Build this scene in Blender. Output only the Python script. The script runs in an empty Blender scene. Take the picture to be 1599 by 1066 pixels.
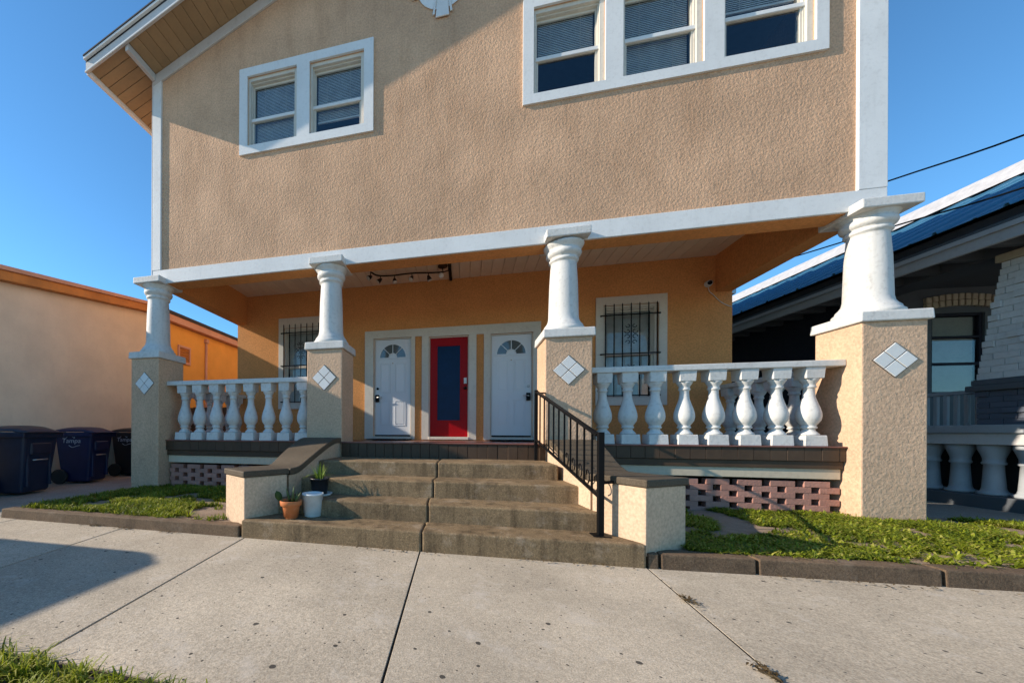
import bpy, bmesh, math, random
import numpy as np
from mathutils import Vector, Matrix

R = random.Random(7)
NR = np.random.default_rng(11)
sc = bpy.context.scene
col = sc.collection
rad = math.radians

# ------------------------------------------------------------------ camera
cam = bpy.data.cameras.new('camera')
cam.sensor_width = 36.0
cam.lens = 12.84
cam.shift_x = 0.1282
cam.shift_y = 0.0895
cam.clip_start = 0.05
cam.clip_end = 3000
camo = bpy.data.objects.new('camera', cam)
col.objects.link(camo)
camo.matrix_world = (Matrix.Translation((0.1129, -4.8466, 0.9327)) @ Matrix.Rotation(0.2276, 4, 'Z')
                     @ Matrix.Rotation(rad(90), 4, 'X') @ Matrix.Rotation(0.0048, 4, 'Z'))
sc.camera = camo

# ------------------------------------------------------------------ light
world = bpy.data.worlds.new('World')
sc.world = world
world.use_nodes = True
wn = world.node_tree
sky = wn.nodes.new('ShaderNodeTexSky')
sky.sky_type = 'NISHITA'
sky.sun_disc = False
sky.sun_elevation = rad(25)
sky.sun_rotation = rad(258.5)
sky.air_density = 1.0
sky.dust_density = 0.0
sky.ozone_density = 7.0
tint = wn.nodes.new('ShaderNodeMix')
tint.data_type = 'RGBA'
tint.blend_type = 'MULTIPLY'
tint.inputs[0].default_value = 1.0
tint.inputs[7].default_value = (0.74, 0.97, 0.92, 1)
wn.links.new(sky.outputs[0], tint.inputs[6])
wn.links.new(tint.outputs[2], wn.nodes['Background'].inputs[0])
wn.nodes['Background'].inputs[1].default_value = 0.083

sun = bpy.data.lights.new('sun', 'SUN')
sun.energy = 2.5
sun.angle = rad(0.5)
sun.color = (1.0, 0.875, 0.73)
suno = bpy.data.objects.new('sun', sun)
col.objects.link(suno)
suno.rotation_euler = Vector((4.9, 1.0, -2.303)).to_track_quat('-Z', 'Y').to_euler()
suno.location = (-20, -8, 12)

sc.view_settings.view_transform = 'Standard'
sc.view_settings.look = 'None'
sc.view_settings.exposure = 1.5
sc.view_settings.gamma = 1.0
sc.view_settings.use_curve_mapping = False
sc.cycles.max_bounces = 12
sc.cycles.diffuse_bounces = 7
sc.cycles.transparent_max_bounces = 12


# ------------------------------------------------------------------ materials
def new_mat(name):
    m = bpy.data.materials.new(name)
    m.use_nodes = True
    return m, m.node_tree, m.node_tree.nodes['Principled BSDF']


def node(nt, kind, **kw):
    n = nt.nodes.new(kind)
    for k, v in kw.items():
        if k in n.bl_rna.properties:
            setattr(n, k, v)
        else:
            n.inputs[k].default_value = v
    return n


def coords(nt, scale=(1, 1, 1), kind='Object', shiftz=True):
    tc = nt.nodes.new('ShaderNodeTexCoord')
    mp = nt.nodes.new('ShaderNodeMapping')
    mp.inputs['Scale'].default_value = scale
    oi = nt.nodes.new('ShaderNodeObjectInfo')
    ml = nt.nodes.new('ShaderNodeMath')
    ml.operation = 'MULTIPLY'
    ml.inputs[1].default_value = 37.0 if shiftz else 0.0
    nt.links.new(oi.outputs['Random'], ml.inputs[0])
    nt.links.new(ml.outputs[0], mp.inputs['Location'])
    nt.links.new(tc.outputs[kind], mp.inputs[0])
    return mp.outputs[0]


def vary_tone(nt, c, amount):
    oi = nt.nodes.new('ShaderNodeObjectInfo')
    mr = nt.nodes.new('ShaderNodeMapRange')
    mr.inputs[3].default_value = 1 - amount
    mr.inputs[4].default_value = 1 + amount * 0.6
    nt.links.new(oi.outputs['Random'], mr.inputs[0])
    return mixc(nt, 1.0, c, mr.outputs[0], 'MULTIPLY')


def ramp(nt, src, stops):
    r = nt.nodes.new('ShaderNodeValToRGB')
    els = r.color_ramp.elements
    while len(els) < len(stops):
        els.new(0.5)
    for e, (p, c) in zip(els, stops):
        e.position = p
        e.color = c if len(c) == 4 else (*c, 1)
    nt.links.new(src, r.inputs[0])
    return r.outputs[0]


def mixc(nt, fac, a, b, mode='MIX'):
    m = nt.nodes.new('ShaderNodeMix')
    m.data_type = 'RGBA'
    m.blend_type = mode
    for sock, v in ((m.inputs[0], fac), (m.inputs[6], a), (m.inputs[7], b)):
        if hasattr(v, 'links') or hasattr(v, 'is_output'):
            nt.links.new(v, sock)
        elif isinstance(v, (int, float)):
            sock.default_value = v
        else:
            sock.default_value = (*v, 1) if len(v) == 3 else v
    return m.outputs[2]


def math_n(nt, op, a, b=None):
    m = nt.nodes.new('ShaderNodeMath')
    m.operation = op
    for i, v in enumerate((a, b)):
        if v is None:
            continue
        if isinstance(v, (int, float)):
            m.inputs[i].default_value = v
        else:
            nt.links.new(v, m.inputs[i])
    return m.outputs[0]


def noise(nt, vec, scale, detail=4.0, rough=0.55):
    n = nt.nodes.new('ShaderNodeTexNoise')
    n.inputs['Scale'].default_value = scale
    n.inputs['Detail'].default_value = detail
    n.inputs['Roughness'].default_value = rough
    nt.links.new(vec, n.inputs['Vector'])
    return n.outputs['Fac']


def bump(nt, bsdf, height, strength=0.5, dist=0.01):
    b = nt.nodes.new('ShaderNodeBump')
    b.inputs['Strength'].default_value = strength
    b.inputs['Distance'].default_value = dist
    nt.links.new(height, b.inputs['Height'])
    nt.links.new(b.outputs[0], bsdf.inputs['Normal'])


def paint(name, color, rough=0.6, var=0.12, grime=0.0, bstr=0.15, bscale=60, bdist=0.002, spec=0.3, grime_col=(0.12, 0.10, 0.08), vary=0.05):
    m, nt, b = new_mat(name)
    v = coords(nt)
    n1 = noise(nt, v, 2.3, 5)
    n2 = noise(nt, v, 24, 4)
    dark = tuple(c * (1 - var) for c in color)
    lite = tuple(min(1, c * (1 + var)) for c in color)
    c = ramp(nt, n1, [(0.3, dark), (0.7, lite)])
    if grime > 0:
        g = math_n(nt, 'MULTIPLY', ramp(nt, n2, [(0.52, (0, 0, 0)), (0.75, (1, 1, 1))]), grime)
        c = mixc(nt, g, c, grime_col)
        # run marks: streaks stretched downwards
        v2 = coords(nt, (14, 14, 1.3))
        g2 = math_n(nt, 'MULTIPLY', ramp(nt, noise(nt, v2, 1.0, 5, 0.6), [(0.55, (0, 0, 0)), (0.78, (1, 1, 1))]), grime * 0.7)
        c = mixc(nt, g2, c, grime_col)
    c = vary_tone(nt, c, vary)
    nt.links.new(c, b.inputs['Base Color'])
    b.inputs['Roughness'].default_value = rough
    b.inputs['Specular IOR Level'].default_value = spec
    n3 = noise(nt, v, bscale, 4)
    bump(nt, b, n3, bstr, bdist)
    return m


def stucco(name, color, strength=0.8, scale=26.0, var=0.10, dist=0.014, stain=0.25, grain=(1, 1, 0.92)):
    """dash-finish render: lumpy worm-like relief"""
    m, nt, b = new_mat(name)
    v = coords(nt)
    vs = coords(nt, grain)
    wob = nt.nodes.new('ShaderNodeTexNoise')
    wob.inputs['Scale'].default_value = scale * 0.8
    wob.inputs['Detail'].default_value = 2
    nt.links.new(vs, wob.inputs['Vector'])
    add = nt.nodes.new('ShaderNodeMix')
    add.data_type = 'VECTOR'
    add.inputs[0].default_value = 0.05
    nt.links.new(vs, add.inputs[4])
    nt.links.new(wob.outputs['Color'], add.inputs[5])
    vo = nt.nodes.new('ShaderNodeTexVoronoi')
    vo.feature = 'SMOOTH_F1'
    vo.inputs['Scale'].default_value = scale
    vo.inputs['Smoothness'].default_value = 0.6
    nt.links.new(add.outputs[1], vo.inputs['Vector'])
    n = noise(nt, vs, scale * 1.1, 6, 0.6)
    big = noise(nt, v, scale * 0.28, 3, 0.5)
    h = math_n(nt, 'ADD', math_n(nt, 'MULTIPLY', vo.outputs['Distance'], 0.55), math_n(nt, 'MULTIPLY', n, 0.9))
    h = math_n(nt, 'ADD', h, math_n(nt, 'MULTIPLY', big, 0.45))
    n1 = noise(nt, v, 1.1, 5, 0.6)
    dark = tuple(c * (1 - var) for c in color)
    lite = tuple(c * (1 + var) for c in color)
    c = ramp(nt, n1, [(0.3, dark), (0.7, lite)])
    # weather stains with their own shape
    st = ramp(nt, noise(nt, coords(nt, (2.2, 2.2, 0.40)), 1.6, 7, 0.7), [(0.50, (0, 0, 0)), (0.78, (1, 1, 1))])
    c = mixc(nt, math_n(nt, 'MULTIPLY', st, stain), c, tuple(x * y for x, y in zip(color, (0.62, 0.55, 0.48))))
    rs = ramp(nt, noise(nt, coords(nt, (7.0, 7.0, 0.30)), 1.0, 6, 0.65), [(0.56, (0, 0, 0)), (0.76, (1, 1, 1))])
    c = mixc(nt, math_n(nt, 'MULTIPLY', rs, stain * 0.6), c, tuple(x * y for x, y in zip(color, (0.66, 0.62, 0.58))))
    fl = ramp(nt, n, [(0.35, (0.80, 0.80, 0.80)), (0.62, (1.06, 1.06, 1.06))])
    c = mixc(nt, 1.0, c, fl, 'MULTIPLY')
    nt.links.new(c, b.inputs['Base Color'])
    b.inputs['Roughness'].default_value = 0.85
    b.inputs['Specular IOR Level'].default_value = 0.2
    bump(nt, b, h, strength, dist)
    return m


def concrete(name, color, spots=0.0, fleck=0.25, scale=1.0, stain=0.4, rough=0.85, bstr=0.5, stain_col=(0.16, 0.13, 0.09), streak=0.0, worn=None):
    m, nt, b = new_mat(name)
    v = coords(nt)
    n1 = noise(nt, v, 1.6 * scale, 6, 0.62)
    n2 = noise(nt, v, 55 * scale, 5, 0.7)
    n3 = noise(nt, v, 150, 3, 0.6)
    c = ramp(nt, n1, [(0.28, tuple(x * 0.78 for x in color)), (0.72, tuple(x * 1.14 for x in color))])
    f = ramp(nt, n2, [(0.3, (1 - fleck,) * 3), (0.7, (1 + fleck * 0.6,) * 3)])
    c = mixc(nt, 1.0, c, f, 'MULTIPLY')
    f2 = ramp(nt, n3, [(0.34, (0.70, 0.69, 0.67)), (0.64, (1.22, 1.21, 1.18))])
    c = mixc(nt, 1.0, c, f2, 'MULTIPLY')
    st = ramp(nt, noise(nt, v, 3.1 * scale, 8, 0.7), [(0.52, (0, 0, 0)), (0.75, (1, 1, 1))])
    c = mixc(nt, math_n(nt, 'MULTIPLY', st, stain), c, stain_col)
    c = vary_tone(nt, c, 0.10)
    if streak > 0:
        v2 = coords(nt, (9, 9, 1.0))
        s2 = ramp(nt, noise(nt, v2, 1.0, 6, 0.65), [(0.50, (0, 0, 0)), (0.74, (1, 1, 1))])
        c = mixc(nt, math_n(nt, 'MULTIPLY', s2, streak), c, tuple(x * 0.6 for x in stain_col))
    if worn:
        w2 = ramp(nt, noise(nt, coords(nt, (1, 1, 1)), 4.5, 9, 0.75), [(0.54, (0, 0, 0)), (0.70, (1, 1, 1))])
        c = mixc(nt, math_n(nt, 'MULTIPLY', w2, 0.6), c, worn)
    if spots > 0:
        # trodden gum: sparse dark blots of uneven size
        for sc_, th, dens in ((3.6, 0.050, 0.42), (8.0, 0.065, 0.55), (17.0, 0.09, 0.70)):
            vo = nt.nodes.new('ShaderNodeTexVoronoi')
            vo.inputs['Scale'].default_value = sc_
            vo.voronoi_dimensions = '2D'
            vo.inputs['Randomness'].default_value = 1.0
            wv = nt.nodes.new('ShaderNodeMix')
            wv.data_type = 'VECTOR'
            wv.inputs[0].default_value = 0.012
            wn_ = nt.nodes.new('ShaderNodeTexNoise')
            wn_.inputs['Scale'].default_value = 30
            nt.links.new(v, wn_.inputs['Vector'])
            nt.links.new(v, wv.inputs[4])
            nt.links.new(wn_.outputs['Color'], wv.inputs[5])
            nt.links.new(wv.outputs[1], vo.inputs['Vector'])
            sep = nt.nodes.new('ShaderNodeSeparateColor')
            nt.links.new(vo.outputs['Color'], sep.inputs[0])
            keep = math_n(nt, 'GREATER_THAN', sep.outputs[0], dens)
            size = math_n(nt, 'MULTIPLY', sep.outputs[1], th)
            inside = math_n(nt, 'LESS_THAN', vo.outputs['Distance'], size)
            k = math_n(nt, 'MULTIPLY', math_n(nt, 'MULTIPLY', keep, inside), spots)
            c = mixc(nt, k, c, (0.035, 0.033, 0.030))
    nt.links.new(c, b.inputs['Base Color'])
    b.inputs['Roughness'].default_value = rough
    b.inputs['Specular IOR Level'].default_value = 0.25
    h = math_n(nt, 'ADD', n2, math_n(nt, 'MULTIPLY', n3, 0.6))
    bump(nt, b, h, bstr, 0.004)
    return m


def simple(name, color, rough=0.5, metal=0.0, spec=0.5, emit=None):
    m, nt, b = new_mat(name)
    v = coords(nt)
    c = ramp(nt, noise(nt, v, 9, 4), [(0.3, tuple(x * 0.86 for x in color)), (0.7, tuple(min(1, x * 1.12) for x in color))])
    nt.links.new(c, b.inputs['Base Color'])
    b.inputs['Roughness'].default_value = rough
    b.inputs['Metallic'].default_value = metal
    b.inputs['Specular IOR Level'].default_value = spec
    if emit:
        b.inputs['Emission Color'].default_value = (*emit[0], 1)
        b.inputs['Emission Strength'].default_value = emit[1]
    return m


def glass_mat(name, tint=(0.75, 0.78, 0.8), dark=0.35):
    """window pane: see-through film plus a sharp sky reflection"""
    m = bpy.data.materials.new(name)
    m.use_nodes = True
    nt = m.node_tree
    nt.nodes.clear()
    out = nt.nodes.new('ShaderNodeOutputMaterial')
    tr = nt.nodes.new('ShaderNodeBsdfTransparent')
    tr.inputs[0].default_value = (*[t * (1 - dark) for t in tint], 1)
    gl = nt.nodes.new('ShaderNodeBsdfGlossy')
    gl.inputs['Roughness'].default_value = 0.02
    gl.inputs['Color'].default_value = (0.9, 0.95, 1.0, 1)
    v = coords(nt)
    nb = nt.nodes.new('ShaderNodeBump')
    nb.inputs['Strength'].default_value = 0.05
    nb.inputs['Distance'].default_value = 0.01
    nt.links.new(noise(nt, v, 3.0, 2), nb.inputs['Height'])
    nt.links.new(nb.outputs[0], gl.inputs['Normal'])
    fr = nt.nodes.new('ShaderNodeFresnel')
    gg = nt.nodes.new('ShaderNodeNewGeometry')
    ior = nt.nodes.new('ShaderNodeMapRange')
    ior.inputs[3].default_value = 1.52
    ior.inputs[4].default_value = 1 / 1.52
    nt.links.new(gg.outputs['Backfacing'], ior.inputs[0])
    nt.links.new(ior.outputs[0], fr.inputs[0])
    k = math_n(nt, 'MINIMUM', math_n(nt, 'MULTIPLY', fr.outputs[0], 1.0), 0.9)
    mx = nt.nodes.new('ShaderNodeMixShader')
    nt.links.new(k, mx.inputs[0])
    nt.links.new(tr.outputs[0], mx.inputs[1])
    nt.links.new(gl.outputs[0], mx.inputs[2])
    nt.links.new(mx.outputs[0], out.inputs[0])
    return m


def leaf_mat(name, a, b_, tip=(0.30, 0.36, 0.08)):
    m, nt, b = new_mat(name)
    geo = nt.nodes.new('ShaderNodeObjectInfo')
    at = nt.nodes.new('ShaderNodeAttribute')
    at.attribute_name = 'tone'
    c = ramp(nt, at.outputs['Fac'], [(0.0, a), (0.6, b_), (1.0, tip)])
    nt.links.new(c, b.inputs['Base Color'])
    b.inputs['Roughness'].default_value = 0.55
    b.inputs['Specular IOR Level'].default_value = 0.3
    b.inputs['Transmission Weight'].default_value = 0.0
    b.inputs['Subsurface Weight'].default_value = 0.0
    out = nt.nodes['Material Output']
    tl = nt.nodes.new('ShaderNodeBsdfTranslucent')
    nt.links.new(c, tl.inputs[0])
    mx = nt.nodes.new('ShaderNodeMixShader')
    mx.inputs[0].default_value = 0.35
    nt.links.new(b.outputs[0], mx.inputs[1])
    nt.links.new(tl.outputs[0], mx.inputs[2])
    nt.links.new(mx.outputs[0], out.inputs[0])
    return m


M = {}
M['stucco'] = stucco('tan stucco', (0.615, 0.382, 0.235), 0.66, 40, var=0.17, stain=0.5, dist=0.010)
M['stucco_pier'] = stucco('tan pier stucco', (0.62, 0.42, 0.275), 0.45, 40, var=0.12, dist=0.010, stain=0.18)
M['stucco_shaded'] = stucco('tan stucco with porch shade cast', (0.68, 0.305, 0.105), 0.22, 36, dist=0.006, stain=0.15)  # tan stucco again, the porch shade's orange cast put into its colour
M['ped'] = stucco('cream cheek wall render', (0.60, 0.44, 0.30), 0.18, 40, dist=0.006, stain=0.15)
M['white'] = paint('white trim paint', (0.72, 0.72, 0.70), 0.55, 0.05, 0.12, 0.3, 40, 0.003)
M['white_cast'] = paint('white masonry paint', (0.62, 0.61, 0.575), 0.6, 0.07, 0.26, 0.6, 45, 0.004)
M['casing'] = paint('off white casing', (0.62, 0.58, 0.50), 0.6, 0.08, 0.15, 0.3, 30, 0.003)
M['frieze'] = paint('grey white board', (0.56, 0.54, 0.52), 0.6, 0.06, 0.15, 0.3, 30, 0.003)
M['soffit'] = paint('tan soffit board', (0.36, 0.235, 0.125), 0.6, 0.10, 0.2, 0.3, 30, 0.003)
M['ceiling'] = paint('cream porch ceiling board', (0.76, 0.62, 0.47), 0.6, 0.06, 0.1, 0.2, 30, 0.002)
M['cream_band'] = paint('cream band paint', (0.58, 0.49, 0.36), 0.65, 0.06, 0.2, 0.3, 40, 0.003)
M['brown'] = paint('brown porch edge paint', (0.075, 0.045, 0.026), 0.5, 0.2, 0.25, 0.3, 40, 0.003, grime_col=(0.03, 0.022, 0.016))
M['red_floor'] = paint('red brown floor paint', (0.20, 0.075, 0.055), 0.35, 0.2, 0.3, 0.2, 40, 0.002, spec=0.5)
M['brick'] = paint('mauve brick paint', (0.42, 0.215, 0.165), 0.75, 0.18, 0.35, 0.6, 45, 0.006, grime_col=(0.20, 0.10, 0.085))
M['step'] = concrete('brown stained step concrete', (0.275, 0.193, 0.108), 0.0, 0.45, 1.3, 0.9, 0.75, 0.8, (0.06, 0.04, 0.022), 0.85, (0.44, 0.35, 0.25))
M['kerb'] = concrete('brown kerb concrete', (0.17, 0.115, 0.072), 0.0, 0.4, 1.3, 0.6, 0.85, 0.9, (0.05, 0.036, 0.025), 0.5, (0.24, 0.19, 0.14))
M['walk'] = concrete('pale pavement concrete', (0.49, 0.42, 0.325), 0.9, 0.22, 0.8, 0.34, 0.9, 0.5, (0.27, 0.225, 0.16), 0.0, (0.56, 0.50, 0.42))
M['drive'] = concrete('grey drive concrete', (0.36, 0.32, 0.27), 0.3, 0.2, 0.8, 0.3)
M['dirt'] = concrete('bare dirt', (0.40, 0.295, 0.215), 0.0, 0.5, 2.5, 0.45, 0.95, 1.0, (0.12, 0.085, 0.055))
M['cap'] = concrete('dark brown wall cap', (0.115, 0.09, 0.062), 0.0, 0.3, 1.5, 0.4, 0.7, 0.5, (0.07, 0.05, 0.03))
M['pale_ground'] = concrete('pale ground for bounce light', (0.50, 0.44, 0.35), 0.0, 0.2, 0.5, 0.2)  # base ground made pale to bounce light into the porch
M['road'] = concrete('pale road for bounce light', (0.52, 0.48, 0.42), 0.3, 0.2, 0.8, 0.2)  # unseen road made pale to bounce light into the porch
M['asphalt'] = concrete('asphalt', (0.055, 0.054, 0.052), 0.0, 0.3, 1.5, 0.3)
M['black'] = simple('black metal', (0.004, 0.004, 0.0045), 0.5, 0.0, 0.15)
M['bronze'] = simple('dark bronze', (0.03, 0.018, 0.010), 0.4, 0.5)
M['door_white'] = paint('white door enamel', (0.72, 0.74, 0.76), 0.35, 0.02, 0.0, 0.05, 30, 0.001, spec=0.5)
M['red'] = paint('red door enamel', (0.36, 0.004, 0.008), 0.38, 0.06, 0.0, 0.05, 30, 0.001, spec=0.12)
M['glass'] = glass_mat('window glass', (0.92, 0.95, 0.96), dark=0.08)
M['glass_dark'] = glass_mat('tinted door glass', (0.05, 0.12, 0.26), 0.55)
M['blind'] = simple('window blind', (0.74, 0.73, 0.68), 0.6)
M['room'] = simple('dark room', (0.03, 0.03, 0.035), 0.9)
M['navy'] = simple('navy curtain', (0.012, 0.035, 0.09), 0.7)
M['navy_panel'] = simple('dark blue film on glass', (0.002, 0.022, 0.075), 0.3, 0.0, 0.15)
M['shingle'] = simple('dark shingle', (0.05, 0.05, 0.055), 0.9)
M['tile'] = paint('white glazed tile', (0.70, 0.69, 0.66), 0.3, 0.05, 0.08, 0.1, 30, 0.001, spec=0.5)
M['grout'] = simple('dark grout', (0.06, 0.05, 0.045), 0.9)
M['terracotta'] = paint('terracotta', (0.52, 0.17, 0.055), 0.75, 0.12, 0.15, 0.3, 50, 0.002, grime_col=(0.55, 0.35, 0.25))
M['pot_white'] = simple('white plastic', (0.66, 0.70, 0.70), 0.4)
M['pot_black'] = simple('black plastic', (0.012, 0.012, 0.013), 0.45)
M['soil'] = concrete('potting soil', (0.03, 0.022, 0.016), 0, 0.4, 3)
M['bin_navy'] = simple('navy bin plastic', (0.008, 0.016, 0.040), 0.42)
M['bin_blue'] = simple('blue bin plastic', (0.004, 0.012, 0.058), 0.42)
M['bin_lid'] = simple('bin lid plastic', (0.012, 0.016, 0.034), 0.4)
M['bin_black'] = simple('black bin plastic', (0.007, 0.008, 0.012), 0.5)
M['metal'] = simple('grey metal', (0.5, 0.5, 0.5), 0.35, 0.9)
M['lettering'] = simple('white lettering', (0.42, 0.44, 0.50), 0.6)
M['nb_beige'] = paint('beige neighbour wall', (0.76, 0.63, 0.47), 0.85, 0.07, 0.10, 0.25, 14, 0.004, spec=0.15, grime_col=(0.40, 0.30, 0.22))
M['nb_orange'] = paint('orange neighbour wall', (0.80, 0.40, 0.09), 0.85, 0.07, 0.10, 0.25, 14, 0.004, spec=0.15, grime_col=(0.45, 0.22, 0.06))
M['nb_fascia'] = paint('orange timber fascia', (0.55, 0.21, 0.05), 0.55, 0.2, 0.2, 0.3, 30, 0.002)
M['nb_salmon'] = paint('salmon fascia', (0.62, 0.33, 0.22), 0.6, 0.1, 0.15)
M['nb_grey'] = paint('slate blue grey wall', (0.085, 0.095, 0.105), 0.7, 0.08, 0.2)
M['nb_dark'] = paint('side wall with shade in colour', (0.012, 0.014, 0.024), 0.8, 0.1, 0.1)  # the side wall's deep shade is put into this near-black colour
M['nb_white'] = paint('blue white trim', (0.34, 0.36, 0.375), 0.6, 0.06, 0.15)
M['nb_brick'] = paint('white painted brick', (0.56, 0.56, 0.54), 0.7, 0.08, 0.2, 0.5, 50, 0.004)
M['nb_slate_brick'] = paint('slate painted brick', (0.085, 0.10, 0.13), 0.7, 0.1, 0.2, 0.5, 50, 0.004)
M['nb_tan_brick'] = paint('buff brick', (0.44, 0.36, 0.25), 0.75, 0.12, 0.2, 0.5, 50, 0.004)
M['roof_blue'] = simple('blue metal roofing', (0.06, 0.19, 0.30), 0.5, 0.15, 0.4)
M['roof_white'] = simple('white ridge metal', (0.45, 0.45, 0.45), 0.4, 0.0, 0.5)
M['grass'] = leaf_mat('grass blades', (0.06, 0.11, 0.010), (0.22, 0.28, 0.025), (0.45, 0.42, 0.12))
M['weed'] = leaf_mat('broad weed leaves', (0.075, 0.12, 0.010), (0.31, 0.35, 0.022), (0.55, 0.48, 0.13))
M['plant'] = leaf_mat('house plant leaves', (0.05, 0.10, 0.015), (0.17, 0.26, 0.03), (0.40, 0.46, 0.10))
M['cactus'] = leaf_mat('cactus green', (0.035, 0.07, 0.015), (0.075, 0.12, 0.025), (0.30, 0.34, 0.16))
M['dead'] = leaf_mat('dry leaves', (0.07, 0.045, 0.02), (0.16, 0.11, 0.05), (0.30, 0.24, 0.13))
M['van_white'] = simple('white van paint', (0.75, 0.75, 0.75), 0.25, 0.0, 0.5)
M['rubber'] = simple('rubber', (0.02, 0.02, 0.02), 0.8)
M['bulb'] = simple('frosted lamp face', (0.85, 0.84, 0.80), 0.4, 0, 0.5)


# ------------------------------------------------------------------ geometry helpers
class MB:
    def __init__(self):
        self.v, self.f, self.sm = [], [], []

    def add(self, vs, fs, smooth=False):
        o = len(self.v)
        self.v += [tuple(x) for x in vs]
        self.f += [tuple(i + o for i in f) for f in fs]
        self.sm += [smooth] * len(fs)
        return self

    def box(self, x0, x1, y0, y1, z0, z1):
        vs = [(x0, y0, z0), (x1, y0, z0), (x1, y1, z0), (x0, y1, z0), (x0, y0, z1), (x1, y0, z1), (x1, y1, z1), (x0, y1, z1)]
        return self.add(vs, [(0, 3, 2, 1), (4, 5, 6, 7), (0, 1, 5, 4), (1, 2, 6, 5), (2, 3, 7, 6), (3, 0, 4, 7)])

    def hexa(self, lo, hi):
        """prism between two equal-length loops (lo below hi, ccw from above)"""
        n = len(lo)
        return self.add(list(lo) + list(hi), [tuple(range(n - 1, -1, -1)), tuple(range(n, 2 * n))]
                        + [(i, (i + 1) % n, n + (i + 1) % n, n + i) for i in range(n)])

    def prism_z(self, poly, z0, z1):
        return self.hexa([(x, y, z0) for x, y in poly], [(x, y, z1) for x, y in poly])

    def prism_y(self, poly, y0, y1):
        """poly in xz, ccw seen from -y"""
        n = len(poly)
        vs = [(x, y0, z) for x, z in poly] + [(x, y1, z) for x, z in poly]
        return self.add(vs, [tuple(range(n)), tuple(range(2 * n - 1, n - 1, -1))]
                        + [((i + 1) % n, i, n + i, n + (i + 1) % n) for i in range(n)])

    def prism_x(self, poly, x0, x1):
        """poly in yz"""
        n = len(poly)
        vs = [(x0, y, z) for y, z in poly] + [(x1, y, z) for y, z in poly]
        return self.add(vs, [tuple(range(n)), tuple(range(2 * n - 1, n - 1, -1))]
                        + [((i + 1) % n, i, n + i, n + (i + 1) % n) for i in range(n)])

    def lathe(self, prof, c=(0, 0, 0), n=28, smooth=True, caps=True):
        """prof: list of (r, z)"""
        vs, fs = [], []
        for r, z in prof:
            for k in range(n):
                a = 2 * math.pi * k / n
                vs.append((c[0] + r * math.cos(a), c[1] + r * math.sin(a), c[2] + z))
        for i in range(len(prof) - 1):
            for k in range(n):
                k2 = (k + 1) % n
                fs.append((i * n + k, i * n + k2, (i + 1) * n + k2, (i + 1) * n + k))
        self.add(vs, fs, smooth)
        if caps:
            o = len(self.v) - len(vs)
            self.f += [tuple(o + k for k in range(n - 1, -1, -1)), tuple(o + (len(prof) - 1) * n + k for k in range(n))]
            self.sm += [False, False]
        return self

    def tube(self, pts, r, n=8, smooth=True):
        pts = [Vector(p) for p in pts]
        rs = r if isinstance(r, (list, tuple)) else [r] * len(pts)
        vs, fs = [], []
        up = None
        for i, p in enumerate(pts):
            t = (pts[min(i + 1, len(pts) - 1)] - pts[max(i - 1, 0)]).normalized()
            if up is None:
                up = Vector((0, 0, 1)) if abs(t.z) < 0.9 else Vector((0, 1, 0))
            s = t.cross(up)
            if s.length < 1e-5:
                s = t.cross(Vector((1, 0, 0)))
            s.normalize()
            up = s.cross(t).normalized()
            for k in range(n):
                a = 2 * math.pi * k / n
                vs.append(p + (s * math.cos(a) + up * math.sin(a)) * rs[i])
        for i in range(len(pts) - 1):
            for k in range(n):
                k2 = (k + 1) % n
                fs.append((i * n + k, i * n + k2, (i + 1) * n + k2, (i + 1) * n + k))
        fs += [tuple(range(n - 1, -1, -1)), tuple((len(pts) - 1) * n + k for k in range(n))]
        return self.add(vs, fs, smooth)

    def bar(self, p, q, w, h=None):
        """square bar between two points"""
        h = h or w
        p, q = Vector(p), Vector(q)
        t = (q - p).normalized()
        up = Vector((0, 0, 1)) if abs(t.z) < 0.95 else Vector((0, 1, 0))
        s = t.cross(up).normalized() * (w / 2)
        u = s.cross(t).normalized() * (h / 2)
        vs = [p - s - u, p + s - u, p + s + u, p - s + u, q - s - u, q + s - u, q + s + u, q - s + u]
        return self.add(vs, [(0, 3, 2, 1), (4, 5, 6, 7), (0, 1, 5, 4), (1, 2, 6, 5), (2, 3, 7, 6), (3, 0, 4, 7)])

    def shift(self, d):
        self.v = [(x + d[0], y + d[1], z + d[2]) for x, y, z in self.v]
        return self

    def mesh(self, name, mat):
        me = bpy.data.meshes.new(name)
        me.from_pydata(self.v, [], self.f)
        me.polygons.foreach_set('use_smooth', self.sm)
        bm = bmesh.new()
        bm.from_mesh(me)
        bmesh.ops.recalc_face_normals(bm, faces=bm.faces)
        bm.to_mesh(me)
        bm.free()
        me.materials.append(mat)
        return me

    def build(self, name, mat, parent=None, bev=0.0, segs=2):
        return put(name, self.mesh(name, mat), parent, bev=bev, segs=segs)


def put(name, me, parent=None, loc=(0, 0, 0), rot=(0, 0, 0), bev=0.0, segs=2, scale=None):
    o = bpy.data.objects.new(name, me)
    col.objects.link(o)
    o.location = loc
    o.rotation_euler = rot
    if scale:
        o.scale = scale
    if parent is not None:
        o.parent = parent
    if bev > 0:
        md = o.modifiers.new('edge', 'BEVEL')
        md.width = bev
        md.segments = segs
        md.limit_method = 'ANGLE'
        md.angle_limit = rad(40)
        md.harden_normals = False
    return o


def thing(name, label, cat, loc=(0, 0, 0), rz=0.0, group=None):
    o = bpy.data.objects.new(name, None)
    col.objects.link(o)
    o.empty_display_size = 0.2
    o.location = loc
    o.rotation_euler = (0, 0, rz)
    o['label'] = label
    o['category'] = cat
    if group:
        o['group'] = group
    return o


def tag(o, label, cat, group=None):
    o['label'] = label
    o['category'] = cat
    if group:
        o['group'] = group
    return o


def structure(o):
    o['kind'] = 'structure'
    return o


def stuff(o):
    o['kind'] = 'stuff'
    return o


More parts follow.
